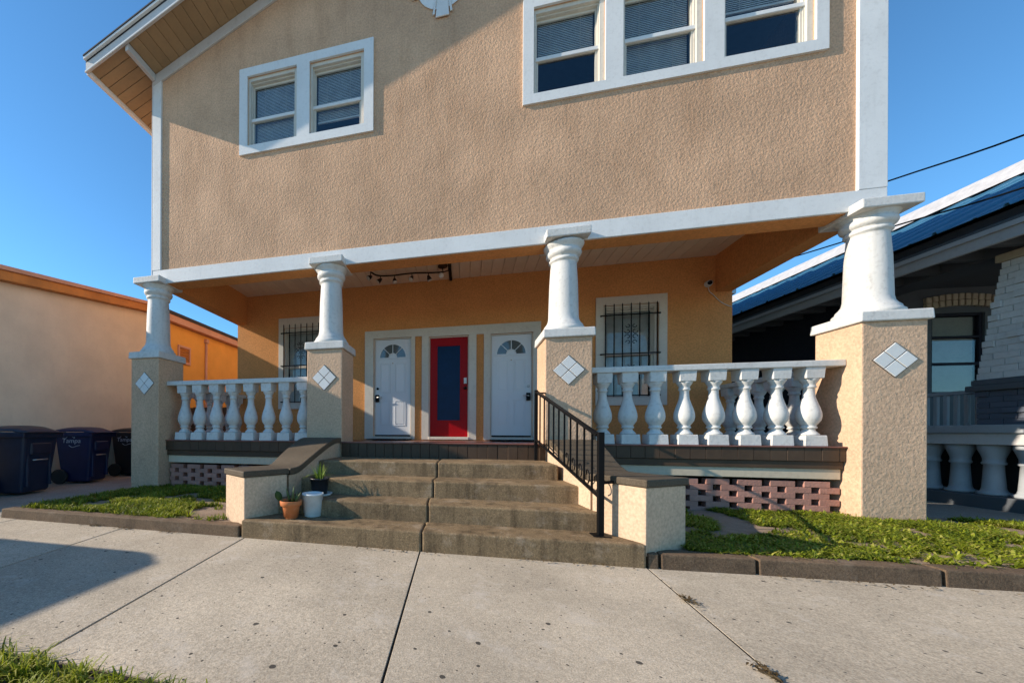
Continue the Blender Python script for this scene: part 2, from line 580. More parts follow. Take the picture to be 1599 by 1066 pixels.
def wall_holes(x0, x1, z0, z1, y0, y1, holes):
    """wall slab in the xz plane with rectangular openings (no overlapping faces)"""
    xs = sorted({x0, x1, *[h[0] for h in holes], *[h[1] for h in holes]})
    zs = sorted({z0, z1, *[h[2] for h in holes], *[h[3] for h in holes]})
    bm = bmesh.new()

    def solid(i, j):
        if i < 0 or j < 0 or i >= len(xs) - 1 or j >= len(zs) - 1:
            return False
        cx, cz = (xs[i] + xs[i + 1]) / 2, (zs[j] + zs[j + 1]) / 2
        return not any(h[0] < cx < h[1] and h[2] < cz < h[3] for h in holes)
    mb = MB()
    for i in range(len(xs) - 1):
        for j in range(len(zs) - 1):
            if not solid(i, j):
                continue
            a, b, c, d = xs[i], xs[i + 1], zs[j], zs[j + 1]
            mb.add([(a, y0, c), (b, y0, c), (b, y0, d), (a, y0, d)], [(0, 1, 2, 3)])
            mb.add([(a, y1, c), (b, y1, c), (b, y1, d), (a, y1, d)], [(3, 2, 1, 0)])
            if not solid(i - 1, j):
                mb.add([(a, y0, c), (a, y1, c), (a, y1, d), (a, y0, d)], [(3, 2, 1, 0)])
            if not solid(i + 1, j):
                mb.add([(b, y0, c), (b, y1, c), (b, y1, d), (b, y0, d)], [(0, 1, 2, 3)])
            if not solid(i, j - 1):
                mb.add([(a, y0, c), (b, y0, c), (b, y1, c), (a, y1, c)], [(3, 2, 1, 0)])
            if not solid(i, j + 1):
                mb.add([(a, y0, d), (b, y0, d), (b, y1, d), (a, y1, d)], [(0, 1, 2, 3)])
    bm.free()
    return mb


def raw_mesh(mb, name, mat):
    """mesh without normal recalculation (open shells)"""
    me = bpy.data.meshes.new(name)
    me.from_pydata(mb.v, [], mb.f)
    me.polygons.foreach_set('use_smooth', mb.sm)
    me.materials.append(mat)
    return me


def curve_pts(keys, n=8):
    """Catmull-Rom through 2D/3D points"""
    P = [np.array(k, float) for k in keys]
    P = [2 * P[0] - P[1]] + P + [2 * P[-1] - P[-2]]
    out = []
    for i in range(1, len(P) - 2):
        for k in range(n):
            t = k / n
            a, b, c, d = P[i - 1], P[i], P[i + 1], P[i + 2]
            out.append(0.5 * ((2 * b) + (-a + c) * t + (2 * a - 5 * b + 4 * c - d) * t * t + (-a + 3 * b - 3 * c + d) * t ** 3))
    out.append(P[-2])
    return [tuple(p) for p in out]


# ================================================================== SETTING
SW = -0.04                                   # pavement level
g = MB()
g.add([(-400, -400, -0.16), (400, -400, -0.16), (400, 900, -0.16), (-400, 900, -0.16)], [(0, 1, 2, 3)])
structure(g.build('ground', M['pale_ground']))
g = MB()
g.add([(-60, -14, -0.150), (60, -14, -0.150), (60, -5.6, -0.150), (-60, -5.6, -0.150)], [(0, 1, 2, 3)])
structure(g.build('road', M['road']))
structure(MB().box(-60, 60, -5.6, -5.45, -0.16, -0.045).build('road_kerb', M['walk'], bev=0.01))

# pavement slabs, joints slightly out of square as laid
pav = structure(MB().box(-30, 30, -3.66, -1.6, -0.158, -0.052).build('pavement', M['soil']))
FRONT_B = -3.64


def kerb_y(x):                               # line of the kerb foot
    xs = [-30, -4.95, -1.9, 1.4, 2.12, 3.13, 3.6, 30]
    ys = [-1.75, -1.81, -1.84, -1.81, -1.765, -1.72, -1.66, -1.2]
    return float(np.interp(x, xs, ys))


joints = [(-12.0, -11.9), (-9.0, -8.85), (-6.2, -6.0), (-4.75, -4.5), (-3.275, -3.02), (-1.885, -1.70), (-0.25, -0.195), (1.42, 1.30), (5.3, 4.6), (8.0, 7.4), (12, 12)]
for (ta, ba), (tb, bb) in zip(joints, joints[1:]):
    gp = 0.0055
    yt0, yt1 = kerb_y(ta) + 0.06, kerb_y(tb) + 0.06
    dz = 0.006 - 0.0018 * joints.index((ta, ba))
    poly = [(ba + gp, FRONT_B), (bb - gp, FRONT_B), (tb - gp, yt1), (ta + gp, yt0)]
    o = MB().prism_z(poly, -0.12, SW + dz).build('slab', M['walk'], pav, bev=0.002, segs=1)

for ta, ba in joints[1:-1]:
    yt = kerb_y(ta) + 0.05
    MB().prism_z([(ba - 0.0054, FRONT_B), (ba + 0.0054, FRONT_B), (ta + 0.0054, yt), (ta - 0.0054, yt)], -0.10, SW - 0.0085).build('joint_filler', M['soil'], pav)

# front strips of earth and drives
structure(MB().prism_z([(-4.9, -1.72), (-1.2, -1.74), (-1.2, 0.3), (-4.9, 0.3)], -0.15, 0.045).build('lawn_soil', M['dirt']))
structure(MB().prism_z([(0.9, -1.72), (3.6, -1.55), (7.0, -1.35), (7.0, -0.05), (4.6, 0.5), (0.9, 0.5)], -0.15, 0.047).build('lawn_soil', M['dirt']))
structure(MB().prism_z([(-7.5, -1.72), (-4.97, -1.78), (-4.97, 14), (-7.5, 14)], -0.15, -0.012).build('driveway', M['drive']))
structure(MB().prism_z([(4.75, 0.42), (7.1, -0.12), (7.4, 14), (4.75, 14)], -0.15, 0.030).build('path', M['drive']))
structure(MB().prism_z([(-30, -5.45), (30, -5.45), (30, -3.66), (-30, -3.66)], -0.15, -0.062).build('verge_soil', M['dirt']))


# kerb stones
def kerb_run(xs, seed):
    for a, b in zip(xs, xs[1:]):
        ya, yb_ = kerb_y(a), kerb_y(b)
        gp = 0.009
        poly = [(a + gp, ya), (b - gp, yb_), (b - gp, yb_ + 0.15), (a + gp, ya + 0.15)]
        top = [(x, y + (0.012 if i < 2 else -0.004), 0.062) for i, (x, y) in enumerate(poly)]
        me = MB().hexa([(x, y, -0.13) for x, y in poly], top)
        yield me.build('kerb_stone', M['kerb'], None, bev=0.009, segs=2)


kl = structure(MB().box(-4.98, -1.9, -1.72, -1.70, -0.14, 0.0).build('kerb', M['kerb']))
for o in kerb_run([-4.99, -1.93], 1):
    o.parent = kl
for o in [MB().prism_z([(-5.0, -1.62), (-4.86, -1.62), (-4.86, 0.2), (-5.0, 0.2)], -0.13, 0.05).build('kerb_stone', M['kerb'], kl, bev=0.012)]:
    pass
kr = structure(MB().prism_z([(1.45, -1.70), (7.0, -1.38), (7.0, -1.36), (1.45, -1.68)], -0.14, 0.0).build('kerb', M['kerb']))
for o in kerb_run([1.415, 1.50, 2.115, 3.15, 4.3, 5.6, 7.0], 2):
    o.parent = kr

# ================================================================== HOUSE
XL, XR, YB = -4.905, 4.471, 0.155
FLOOR = 0.81
D = 2.46
ZC = 3.967
house = thing('house', 'two storey tan stucco house with white columned porch and red middle door', 'house', (0, 0, 0))
PX = [-4.895, -1.832, 1.334, 4.406]
H = 0.264

# ---- columns on stucco piers
col_prof = [(0.245, 2.222), (0.255, 2.235), (0.255, 2.262), (0.242, 2.276), (0.232, 2.285), (0.226, 2.31), (0.205, 2.335), (0.185, 2.37), (0.176, 2.42),
            (0.172, 2.60), (0.165, 2.85), (0.153, 3.06), (0.150, 3.10), (0.153, 3.118), (0.166, 3.126), (0.174, 3.138), (0.174, 3.152), (0.166, 3.163), (0.160, 3.172),
            (0.178, 3.184), (0.196, 3.20), (0.205, 3.22), (0.206, 3.24), (0.198, 3.258), (0.190, 3.266), (0.205, 3.285), (0.222, 3.31), (0.234, 3.33), (0.236, 3.342)]
shaft_me = MB().lathe(col_prof, n=40).mesh('shaft', M['white_cast'])
plinth_me = MB().hexa([(-0.295, -0.295, 2.113), (0.295, -0.295, 2.113), (0.295, 0.295, 2.113), (-0.295, 0.295, 2.113)],
                      [(-0.290, -0.290, 2.222), (0.290, -0.290, 2.222), (0.290, 0.290, 2.222), (-0.290, 0.290, 2.222)]).mesh('plinth', M['white_cast'])
pier_me = MB().box(-H, H, -H, H, -0.10, 2.115).mesh('porch_column', M['stucco_pier'])
th = 0.124
abz = [(3.332, 3.432), (3.345, 3.442), (3.36, 3.462), (3.318, 3.415)]
abz = [(3.335, 3.437), (3.345, 3.445), (3.362, 3.464), (3.312, 3.412)]
for i, px in enumerate(PX):
    pc = put('porch_column', pier_me, house, (px, H, 0), bev=0.012, segs=2)
    put('plinth', plinth_me, pc, bev=0.014, segs=3)
    put('shaft', shaft_me, pc)
    z0, z1 = abz[i]
    MB().box(-0.2526, 0.2526, -0.2526, 0.2526, z0, z1).build('abacus', M['white_cast'], pc, bev=0.012, segs=2)
    MB().prism_y([(0, 1.712 - 0.185), (0.185, 1.712), (0, 1.712 + 0.185), (-0.185, 1.712)], -H - 0.004, -H + 0.02).build('tile_bed', M['grout'], pc)
    for dx, dz in ((0, 1), (1, 0), (0, -1), (-1, 0)):
        e = 0.0855
        cx, cz = dx * 0.0905, 1.712 + dz * 0.0905
        o = MB().prism_y([(cx, cz - e), (cx + e, cz), (cx, cz + e), (cx - e, cz)], -H - 0.011 - R.uniform(0, 0.002), -H + 0.01).build('tile', M['tile'], pc, bev=0.003, segs=1)
M_SHIM = None

# ---- porch floor and edge bands
hp = MB()
hp.box(XL + 0.02, XR - 0.02, 0.20, D + 0.15, 0.66, 0.795)
hp.build('porch_floor', M['red_floor'], house)
for a, b in ((XL + 0.27, -2.096), (-1.568, 1.07), (1.598, XR - 0.33)):
    yf = -0.02 if abs(a + 1.568) < 0.01 else 0.150
    MB().box(a + 0.002, b - 0.002, yf - 0.016, 0.21, 0.795, 0.812).build('floor_nosing', M['red_floor'], house, bev=0.005)
    if yf < 0:
        x = a + 0.003
        while x < b - 0.01:                      # riser of upright bricks painted brown
            w = min(0.122, b - 0.003 - x)
            MB().box(x + 0.0015, x + w - 0.0015, yf + R.uniform(-0.002, 0.002), 0.2, 0.55, 0.7945).build('riser_brick', M['brown'], house, bev=0.004, segs=1)
            x += 0.122
    else:
        x = a + 0.003
        while x < b - 0.01:
            w = min(0.155, b - 0.003 - x)
            MB().box(x + 0.001, x + w - 0.001, yf + R.uniform(-0.0015, 0.0015), 0.195, 0.648, 0.7945).build('edge_brick', M['brown'], house, bev=0.003, segs=1)
            x += 0.155
        MB().box(a + 0.01, b - 0.01, yf + 0.022, 0.20, 0.562, 0.646).build('edge_band', M['brown'], house, bev=0.004)
        MB().box(a + 0.02, b - 0.02, yf + 0.04, 0.21, 0.447, 0.5615).build('cream_band', M['cream_band'], house, bev=0.004)
# floor between piers behind the centre opening
MB().box(-1.566, 1.068, 0.0, 0.30, 0.70, 0.7942).build('porch_floor', M['red_floor'], house)
# dark under-porch back and side skirts
MB().box(XL + 0.03, XL + 0.12, 0.55, D, -0.1, 0.66).build('side_skirt', M['stucco_pier'], house)
MB().box(XR - 0.12, XR - 0.03, 0.55, D, -0.1, 0.66).build('side_skirt', M['stucco_pier'], house)

# pierced brick screens
br_me = MB().box(-0.116, 0.116, -0.05, 0.05, -0.0329, 0.0329).mesh('brick', M['brick'])
for a, b in ((-4.61, -2.12), (1.60, 4.13)):
    scr = MB().box(a, b, 0.212, 0.30, -0.08, 0.018).build('brick_screen', M['brick'], house)
    for r in range(6):
        z = 0.052 + r * 0.0665
        x = a + (0.03 if r % 2 else 0.185)
        if r % 2 == 0:
            put('brick', br_me, scr, (a + 0.052, 0.255 + R.uniform(-0.002, 0.002), z), bev=0.004, scale=(0.42, 1, 1.0))
            x += 0.155 - 0.045
        else:
            x += 0.118
        while x + 0.11 < b + 0.02:
            put('brick', br_me, scr, (x, 0.255 + R.uniform(-0.003, 0.003), z + R.uniform(-0.001, 0.001)), rot=(0, R.uniform(-0.004, 0.004), 0), bev=0.004)
            x += 0.311
        rest = b - (x - 0.311 + 0.1185) - 0.07
        if rest > 0.05:
            put('brick', br_me, scr, (b - rest / 2, 0.255, z), bev=0.004, scale=(rest / 0.237, 1, 1))

# ---- balustrades
bal_prof = [(0.062, 0.118), (0.085, 0.122), (0.088, 0.132), (0.072, 0.150), (0.054, 0.172), (0.050, 0.190), (0.066, 0.196), (0.070, 0.206), (0.066, 0.216), (0.056, 0.222),
            (0.070, 0.245), (0.095, 0.285), (0.103, 0.33), (0.100, 0.375), (0.087, 0.43), (0.068, 0.49), (0.051, 0.55), (0.046, 0.605), (0.046, 0.645), (0.056, 0.652),
            (0.060, 0.662), (0.056, 0.672), (0.050, 0.680), (0.056, 0.700), (0.072, 0.726), (0.080, 0.742), (0.080, 0.754)]
bal = MB().lathe(bal_prof, n=24)
bal.hexa([(-0.104, -0.104, 0), (0.104, -0.104, 0), (0.104, 0.104, 0), (-0.104, 0.104, 0)], [(-0.098, -0.098, 0.120), (0.098, -0.098, 0.120), (0.098, 0.098, 0.120), (-0.098, 0.098, 0.120)])
bal.hexa([(-0.082, -0.082, 0.752), (0.082, -0.082, 0.752), (0.082, 0.082, 0.752), (-0.082, 0.082, 0.752)], [(-0.088, -0.088, 0.878), (0.088, -0.088, 0.878), (0.088, 0.088, 0.878), (-0.088, 0.088, 0.878)])
bal_me = bal.mesh('baluster', M['white_cast'])


def balustrade(a, b, xs, y0, y1, axis='x', fixed=0.0):
    if axis == 'x':
        rail = MB().box(a, b, y0, y1, 1.690, 1.760)
    else:
        rail = MB().box(fixed - 0.105, fixed + 0.105, a, b, 1.690, 1.760)
    bl = rail.build('balustrade', M['white_cast'], house, bev=0.008)
    for x in xs:
        loc = (x, (y0 + y1) / 2, 0.813) if axis == 'x' else (fixed, x, 0.813)
        put('baluster', bal_me, bl, loc, rot=(R.uniform(-0.006, 0.006), R.uniform(-0.006, 0.006), R.uniform(-0.02, 0.02)), bev=0.005, segs=1)


balustrade(-4.629, -2.098, [-4.368, -4.072, -3.775, -3.466, -3.153, -2.847, -2.552, -2.262], 0.155, 0.365)
balustrade(1.6, 4.140, [1.794, 2.075, 2.370, 2.674, 2.975, 3.282, 3.583, 3.885], 0.155, 0.365)
balustrade(0.532, D - 0.002, [0.78, 1.08, 1.38, 1.68, 1.98, 2.27], 0, 0, 'y', XL + 0.13)
balustrade(0.532, D - 0.002, [0.78, 1.08, 1.38, 1.68, 1.98, 2.27], 0, 0, 'y', XR - 0.13)

# ---- beams, fascia, ceiling
MB().box(XL + 0.02, XR - 0.02, 0.19, 0.44, 3.352, ZC - 0.001).build('porch_beam', M['stucco_shaded'], house)
MB().box(XL + 0.004, XL + 0.239, 0.442, D - 0.003, 3.350, ZC + 0.3).build('porch_beam', M['stucco_shaded'], house)
MB().box(XR - 0.239, XR - 0.004, 0.442, D - 0.003, 3.350, ZC + 0.3).build('porch_beam', M['stucco_shaded'], house)
MB().box(XL - 0.01, XR + 0.01, YB, 0.188, 3.356, 3.578).build('fascia_board', M['white'], house, bev=0.006)
pcl = MB().box(XL + 0.24, XR - 0.24, 0.44, D, ZC + 0.03, ZC + 0.06).build('porch_ceiling', M['ceiling'], house)
bw = 0.194
bme = MB().box(-bw / 2 + 0.003, bw / 2 - 0.003, 0.443, D - 0.002, ZC, ZC + 0.028).mesh('board', M['ceiling'])
x = XL + 0.24 + bw / 2
while x < XR - 0.24 - bw / 2 + 0.03:
    put('board', bme, pcl, (x, 0, R.uniform(-0.002, 0.001)), bev=0.003, segs=1)
    x += bw

# ---- porch back wall with door and window openings
DOORS = [(-1.735, -0.952, 0.86, 2.872), (-0.600, 0.174, 0.86, 2.85), (0.577, 1.340, 0.86, 2.84)]
WIN_L = (-3.76, -2.895, 1.585, 3.21)
WIN_R = (2.520, 3.390, 1.585, 3.235)
me = raw_mesh(wall_holes(XL, XR, 0.66, ZC + 0.3, D, D + 0.16, DOORS + [WIN_L, WIN_R]), 'porch_wall', M['stucco_shaded'])
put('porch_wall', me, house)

# side and back walls, lower and upper
me = raw_mesh(MB().box(XL, XL + 0.16, D + 0.161, 11, -0.1, 6.6), 'side_wall', M['stucco'])
put('side_wall', me, house)
me = raw_mesh(MB().box(XR - 0.16, XR, D + 0.161, 11, -0.1, 6.6), 'side_wall', M['stucco'])
put('side_wall', me, house)
put('side_wall', raw_mesh(MB().box(XL, XL + 0.16, 0.35, D + 0.160, ZC + 0.301, 6.6), 'side_wall', M['stucco']), house)
put('side_wall', raw_mesh(MB().box(XR - 0.16, XR, 0.35, D + 0.160, ZC + 0.301, 6.6), 'side_wall', M['stucco']), house)
MB().box(XL, XR, 11.001, 11.15, -0.1, 8.0).build('back_wall', M['stucco'], house)
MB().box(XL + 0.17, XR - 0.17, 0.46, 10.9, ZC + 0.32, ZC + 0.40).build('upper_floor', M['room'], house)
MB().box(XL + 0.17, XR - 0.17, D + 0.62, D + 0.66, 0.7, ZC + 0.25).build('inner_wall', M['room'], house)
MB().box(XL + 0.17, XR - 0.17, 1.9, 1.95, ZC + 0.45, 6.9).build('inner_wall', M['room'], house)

# ---- upper front wall
W1 = (-3.313, -1.177, 5.209, 6.529)
W2 = (0.817, 3.976, 5.170, 6.52)
SL = 0.39
XM = -0.217


def zs(x):                                    # underside of the roof at the wall
    return 6.78 + SL * (4.905 - abs(x - XM) + 0.217 - 0.434 + 0.0) if False else 6.78 + SL * (4.688 - abs(x - XM))


W1H = [(-3.178, -2.352, 5.335, 6.40), (-2.150, -1.316, 5.335, 6.40)]
W2H = [(0.945, 1.775, 5.292, 6.40), (1.968, 2.812, 5.292, 6.40), (3.008, 3.866, 5.292, 6.40)]
wm = wall_holes(XL + 0.01, XR - 0.01, 3.579, 6.62, 0.182, 0.36, W1H + W2H)
ga = [(XL + 0.01, 6.62), (XR - 0.01, 6.62), (XR - 0.01, zs(XR) - 0.05), (XM, zs(XM) - 0.05), (XL + 0.01, zs(XL) - 0.05)]
wm.add([(x, 0.182, z) for x, z in ga], [tuple(range(5))])
wm.add([(x, 0.36, z) for x, z in ga], [tuple(range(4, -1, -1))])
put('upper_wall', raw_mesh(wm, 'upper_wall', M['stucco']), house)
MB().box(XL - 0.008, XL + 0.150, YB - 0.003, 0.2, 3.580, zs(XL) - 0.02).build('corner_board', M['white'], house, bev=0.006)
MB().box(XL - 0.03, XL - 0.009, YB - 0.003, 0.36, 3.46, zs(XL) - 0.05).build('corner_board', M['frieze'], house, bev=0.004)
MB().box(XR - 0.238, XR + 0.010, YB - 0.003, 0.2, 3.580, zs(XR) - 0.02).build('corner_board', M['white'], house, bev=0.006)
for s in (-1, 1):
    xa, xb = (XL - 0.01 if s < 0 else XR + 0.01), XM + s * 0.002
    poly = [(xa, zs(xa) - 0.175), (xb, zs(xb) - 0.175), (xb, zs(xb) - 0.004), (xa, zs(xa) - 0.004)]
    if s > 0:
        poly = poly[::-1]
    MB().prism_y(poly, YB - 0.006, 0.181).build('frieze_board', M['frieze'], house, bev=0.004)

# ---- roof
YF = YB - 0.57
OV = 0.72
roof = MB()
apex = zs(XM)
xe0, xe1 = XL - OV, XR + OV
T0, T1 = 0.035, 0.20
for s, xe in ((-1, xe0), (1, xe1)):
    a = [(xe, zs(xe) + T0), (XM, apex + T0), (XM, apex + T1), (xe, zs(xe) + T1)]
    roof.prism_y(a if s < 0 else a[::-1], YF + 0.03, 11.5)
roof = roof.build('roof', M['shingle'], house)
bwid = 0.152
# rake soffit boards on the left slope, each board running from the wall out to the rake fascia
n = int((XM - XL) / bwid)
for k in range(n):
    x0 = XL + k * bwid + 0.045
    x1 = x0 + bwid - 0.006
    p = [(x0, zs(x0)), (x1, zs(x1)), (x1, zs(x1) + 0.03), (x0, zs(x0) + 0.03)]
    MB().prism_y(p, YF + 0.06, YB - 0.006 if False else 0.18).build('soffit_board', M['soffit'], roof, bev=0.003, segs=1)
# right slope, one sheet
p = [(XM, apex), (xe1 - 0.05, zs(xe1 - 0.05)), (xe1 - 0.05, zs(xe1 - 0.05) + 0.03), (XM, apex + 0.03)]
MB().prism_y(p, YF + 0.06, 0.18).build('soffit_board', M['soffit'], roof)
# eave soffit boards at the left, running from wall to eave
y = YF + 0.06
while y < 11.3:
    w = 0.150 if y < 4 else 2.4
    xa, xb = xe0 + 0.05, XL - 0.012
    p = [(xa, zs(xa)), (xb, zs(xb)), (xb, zs(xb) + 0.03), (xa, zs(xa) + 0.03)]
    MB().prism_y(p, y, y + w - 0.008).build('soffit_board', M['soffit'], roof, bev=0.003, segs=1)
    y += w
# outlooker at the corner
MB().prism_y([(XL - 0.012, zs(XL) - 0.105), (XL + 0.045, zs(XL) - 0.09), (XL + 0.045, zs(XL + 0.04) - 0.002), (XL - 0.012, zs(XL - 0.01) - 0.002)], YF + 0.062, YB - 0.01).build('outlooker', M['frieze'], roof, bev=0.004)
# rake fascia, drip edge, eave fascia and gutter
for s, xe in ((-1, xe0), (1, xe1)):
    def band(lo, hi, y0, y1, mat, name):
        a = [(xe, zs(xe) + lo), (XM, apex + lo), (XM, apex + hi), (xe, zs(xe) + hi)]
        MB().prism_y(a if s < 0 else a[::-1], y0, y1).build(name, mat, roof, bev=0.004, segs=1)
    band(-0.030, 0.120, YF + 0.028, YF + 0.058, M['frieze'], 'rake_fascia')
    band(-0.042, -0.012, YF + 0.012, YF + 0.027, M['white'], 'rake_trim')
    band(0.140, 0.176, YF - 0.012, YF + 0.026, M['white'], 'drip_edge')
    band(0.178, 0.205, YF - 0.020, YF + 0.026, M['shingle'], 'shingle_edge')
    xg0, xg1 = (xe - 0.02, xe + 0.045) if s < 0 else (xe - 0.045, xe + 0.02)
    MB().box(xg0, xg1, YF + 0.06, 11.5, zs(xe) - 0.03, zs(xe) + 0.15).build('eave_fascia', M['white'], roof, bev=0.004)

# ---- gable ornament
em = MB().lathe([(0.335, 0.0), (0.345, 0.006), (0.345, 0.014)], n=40, smooth=False).build('gable_ornament', M['white'], house)
em.rotation_euler = (rad(90), 0, 0)
em.location = (-0.216, 0.180, 7.04)
for q in range(4):
    a0 = q * math.pi / 2
    for nm, pts_ in (('petal', [(-0.055, 0.10), (0.055, 0.10), (0.092, 0.455), (-0.092, 0.455)]),
                     ('rib', [(-0.085, 0.10), (-0.066, 0.10), (-0.104, 0.41), (-0.135, 0.41)]),
                     ('rib', [(0.066, 0.10), (0.085, 0.10), (0.135, 0.41), (0.104, 0.41)])):
        pp = [(x * math.cos(a0) - y_ * math.sin(a0), x * math.sin(a0) + y_ * math.cos(a0)) for x, y_ in pts_]
        MB().prism_z(pp, 0.010, 0.028).build(nm, M['tile'], em, bev=0.004, segs=1)


# ---- windows
def slats(x0, x1, z0, z1, y, n):
    mb = MB()
    dz = (z1 - z0) / n
    for k in range(n):
        z = z0 + (k + 0.5) * dz
        mb.add([(x0, y - 0.006, z - dz * 0.60), (x1, y - 0.006, z - dz * 0.60), (x1, y + 0.006, z + dz * 0.55), (x0, y + 0.006, z + dz * 0.55)], [(0, 1, 2, 3)])
    return mb


def window(outer, holes, yf, proud, mats, depth=0.16, blinds=None, sash_frac=0.47):
    """casing with its bays; returns the casing object"""
    x0, x1, z0, z1 = outer
    wc = MB()
    ft = wall_holes(x0, x1, z0, z1, yf - proud, yf - 0.001, holes)
    cas = put('window', raw_mesh(ft, 'window', mats[0]), house)
    md = cas.modifiers.new('edge', 'BEVEL')
    md.width = 0.004
    md.segments = 1
    md.limit_method = 'ANGLE'
    for bi, (a, b, c, d) in enumerate(holes):
        # stepped jamb lining
        e = 0.055
        lin = wall_holes(a + 0.001, b - 0.001, c + 0.001, d - 0.001, yf + 0.015, yf + 0.05, [(a + e * 0.6, b - e, c + 0.012, d - 0.05)])
        put('jamb', raw_mesh(lin, 'jamb', mats[1]), cas)
        ax, bx, cz, dz = a + e * 0.6, b - e, c + 0.012, d - 0.05
        lin2 = wall_holes(ax - 0.005, bx + 0.005, cz - 0.005, dz + 0.005, yf + 0.052, yf + 0.15, [(ax + 0.012, bx - 0.012, cz + 0.008, dz - 0.02)])
        put('jamb', raw_mesh(lin2, 'jamb', mats[1]), cas)
        ax, bx, cz, dz = ax + 0.013, bx - 0.013, cz + 0.009, dz - 0.021
        zm = cz + (dz - cz) * sash_frac
        # lower sash in front, upper sash behind
        st = 0.022
        lo = wall_holes(ax, bx, cz, zm + 0.02, yf + 0.060, yf + 0.088, [(ax + st, bx - st, cz + 0.02, zm - 0.025)])
        put('sash', raw_mesh(lo, 'sash', mats[1]), cas)
        MB().box(ax - 0.02, bx + 0.02, yf + 0.040, yf + 0.0595, zm - 0.022, zm + 0.026).build('meeting_rail', mats[0], cas, bev=0.005)
        up = wall_holes(ax, bx, zm + 0.021, dz, yf + 0.092, yf + 0.118, [(ax + st * 0.6, bx - st * 0.6, zm + 0.03, dz - 0.03)])
        put('sash', raw_mesh(up, 'sash', mats[1]), cas)
        MB().box(ax + st - 0.002, bx - st + 0.002, yf + 0.072, yf + 0.076, cz + 0.018, zm - 0.023).build('pane', M['glass'], cas)
        MB().box(ax + st * 0.6 - 0.002, bx - st * 0.6 + 0.002, yf + 0.102, yf + 0.106, zm + 0.028, dz - 0.028).build('pane', M['glass'], cas)
        if blinds and blinds[bi] is not None:
            top, bot = dz - 0.02, cz + 0.02 + blinds[bi] * (dz - cz)
            nn = max(4, int((top - bot) / 0.022))
            bl = put('blind', raw_mesh(slats(ax + 0.03, bx - 0.03, bot, top, yf + 0.135, nn), 'blind', M['blind']), cas)
            stuff(bl)
            MB().box(ax + 0.03, bx - 0.03, yf + 0.125, yf + 0.147, bot - 0.022, bot - 0.004).build('blind_rail', M['blind'], cas)
            for q in (0.25, 0.75):
                xx = ax + (bx - ax) * q
                MB().box(xx - 0.003, xx + 0.003, yf + 0.118, yf + 0.121, bot, top).build('blind_tape', M['casing'], cas)
    return cas


window(W1, W1H, 0.182, 0.030, (M['white'], M['casing']), blinds=[0.0, 0.24], sash_frac=0.42)
window(W2, W2H, 0.182, 0.030, (M['white'], M['casing']), blinds=[0.50, 0.02, 0.60], sash_frac=0.46)


def grille_window(outer, hole, bars, zb):
    cas = window(outer, [hole], D, 0.028, (M['casing'], M['casing']), blinds=[0.0], sash_frac=0.49)
    yb_ = D - 0.055
    gr = MB()
    gr.box(bars[0] - 0.075, bars[-1] + 0.06, yb_ - 0.006, yb_ + 0.006, zb[1] - 0.010, zb[1] + 0.010)
    g_ = gr.build('security_grille', M['black'], house)
    for z in zb[2:]:
        MB().box(bars[0] - 0.075, bars[-1] + 0.06, yb_ - 0.006, yb_ + 0.006, z - 0.010, z + 0.010).build('cross_bar', M['black'], g_)
    for k, x in enumerate(bars):
        b_ = MB().box(x - 0.008, x + 0.008, yb_ - 0.015, yb_ - 0.0065, zb[-1] - 0.02, zb[0] - 0.03)
        b_.lathe([(0.004, 0.0), (0.013, 0.014), (0.004, 0.04), (0.001, 0.055)], (x, yb_ - 0.01, zb[0] - 0.03), n=8)
        b_.build('grille_bar', M['black'], g_)
    xc = bars[len(bars) // 2]
    for zc_, hh in ((2.70, 0.19), (1.98, 0.19)):
        sp = MB()
        for sx in (-1, 1):
            for sz in (-1, 1):
                for r0, cz in ((0.036, 0.145), (0.044, 0.048)):
                    pts_ = []
                    for t in range(15):
                        a = math.pi * (1.5 - 2.0 * t / 14 * 0.78)
                        rr = r0 * (1 - 0.45 * t / 14)
                        pts_.append((xc + sx * (0.014 + r0 + rr * math.cos(a + math.pi / 2)), yb_ - 0.011, zc_ + sz * (cz * hh / 0.19 + rr * math.sin(a + math.pi / 2))))
                    sp.tube(pts_, 0.0065, 6)
        sp.build('scroll', M['black'], g_)
    # stand-off lugs
    for x in (bars[0] - 0.065, bars[-1] + 0.05):
        for z in zb[1:]:
            MB().box(x - 0.012, x + 0.012, yb_ + 0.0065, D - 0.03, z - 0.012, z + 0.012).build('lug', M['black'], g_)
    return cas


bR = [2.539, 2.674, 2.807, 2.944, 3.076, 3.213, 3.343]
grille_window((2.397, 3.514, 1.449, 3.383), WIN_R, bR, [3.23, 3.045, 2.358, 1.62])
bL = [-3.735 + k * 0.1345 for k in range(7)]
grille_window((-3.877, -2.775, 1.449, 3.42), WIN_L, bL, [3.26, 3.09, 2.38, 1.60])

# ---- door surround: one white casing round three doors with two stucco strips between
ya, yb2 = D - 0.030, D - 0.001
dc = MB()
cas = wall_holes(-1.917, 1.475, 0.815, 3.026, ya, yb2, [(-1.735, -0.952, 0.815, 2.872), (-0.876, -0.740, 0.815, 2.872), (-0.600, 0.174, 0.815, 2.850), (0.315, 0.453, 0.815, 2.850), (0.577, 1.340, 0.815, 2.84)])
df = put('door_frame', raw_mesh(cas, 'door_frame', M['casing']), house)
for a, b, c, d in DOORS:
    jm = wall_holes(a + 0.0005, b - 0.0005, c, d - 0.001, D + 0.02, D + 0.14, [(a + 0.02, b - 0.018, c, d - 0.02)])
    put('jamb', raw_mesh(jm, 'jamb', M['casing']), df)
    MB().box(a + 0.001, b - 0.001, D - 0.05, D + 0.15, 0.813, 0.868).build('door_sill', M['casing'], df, bev=0.006)


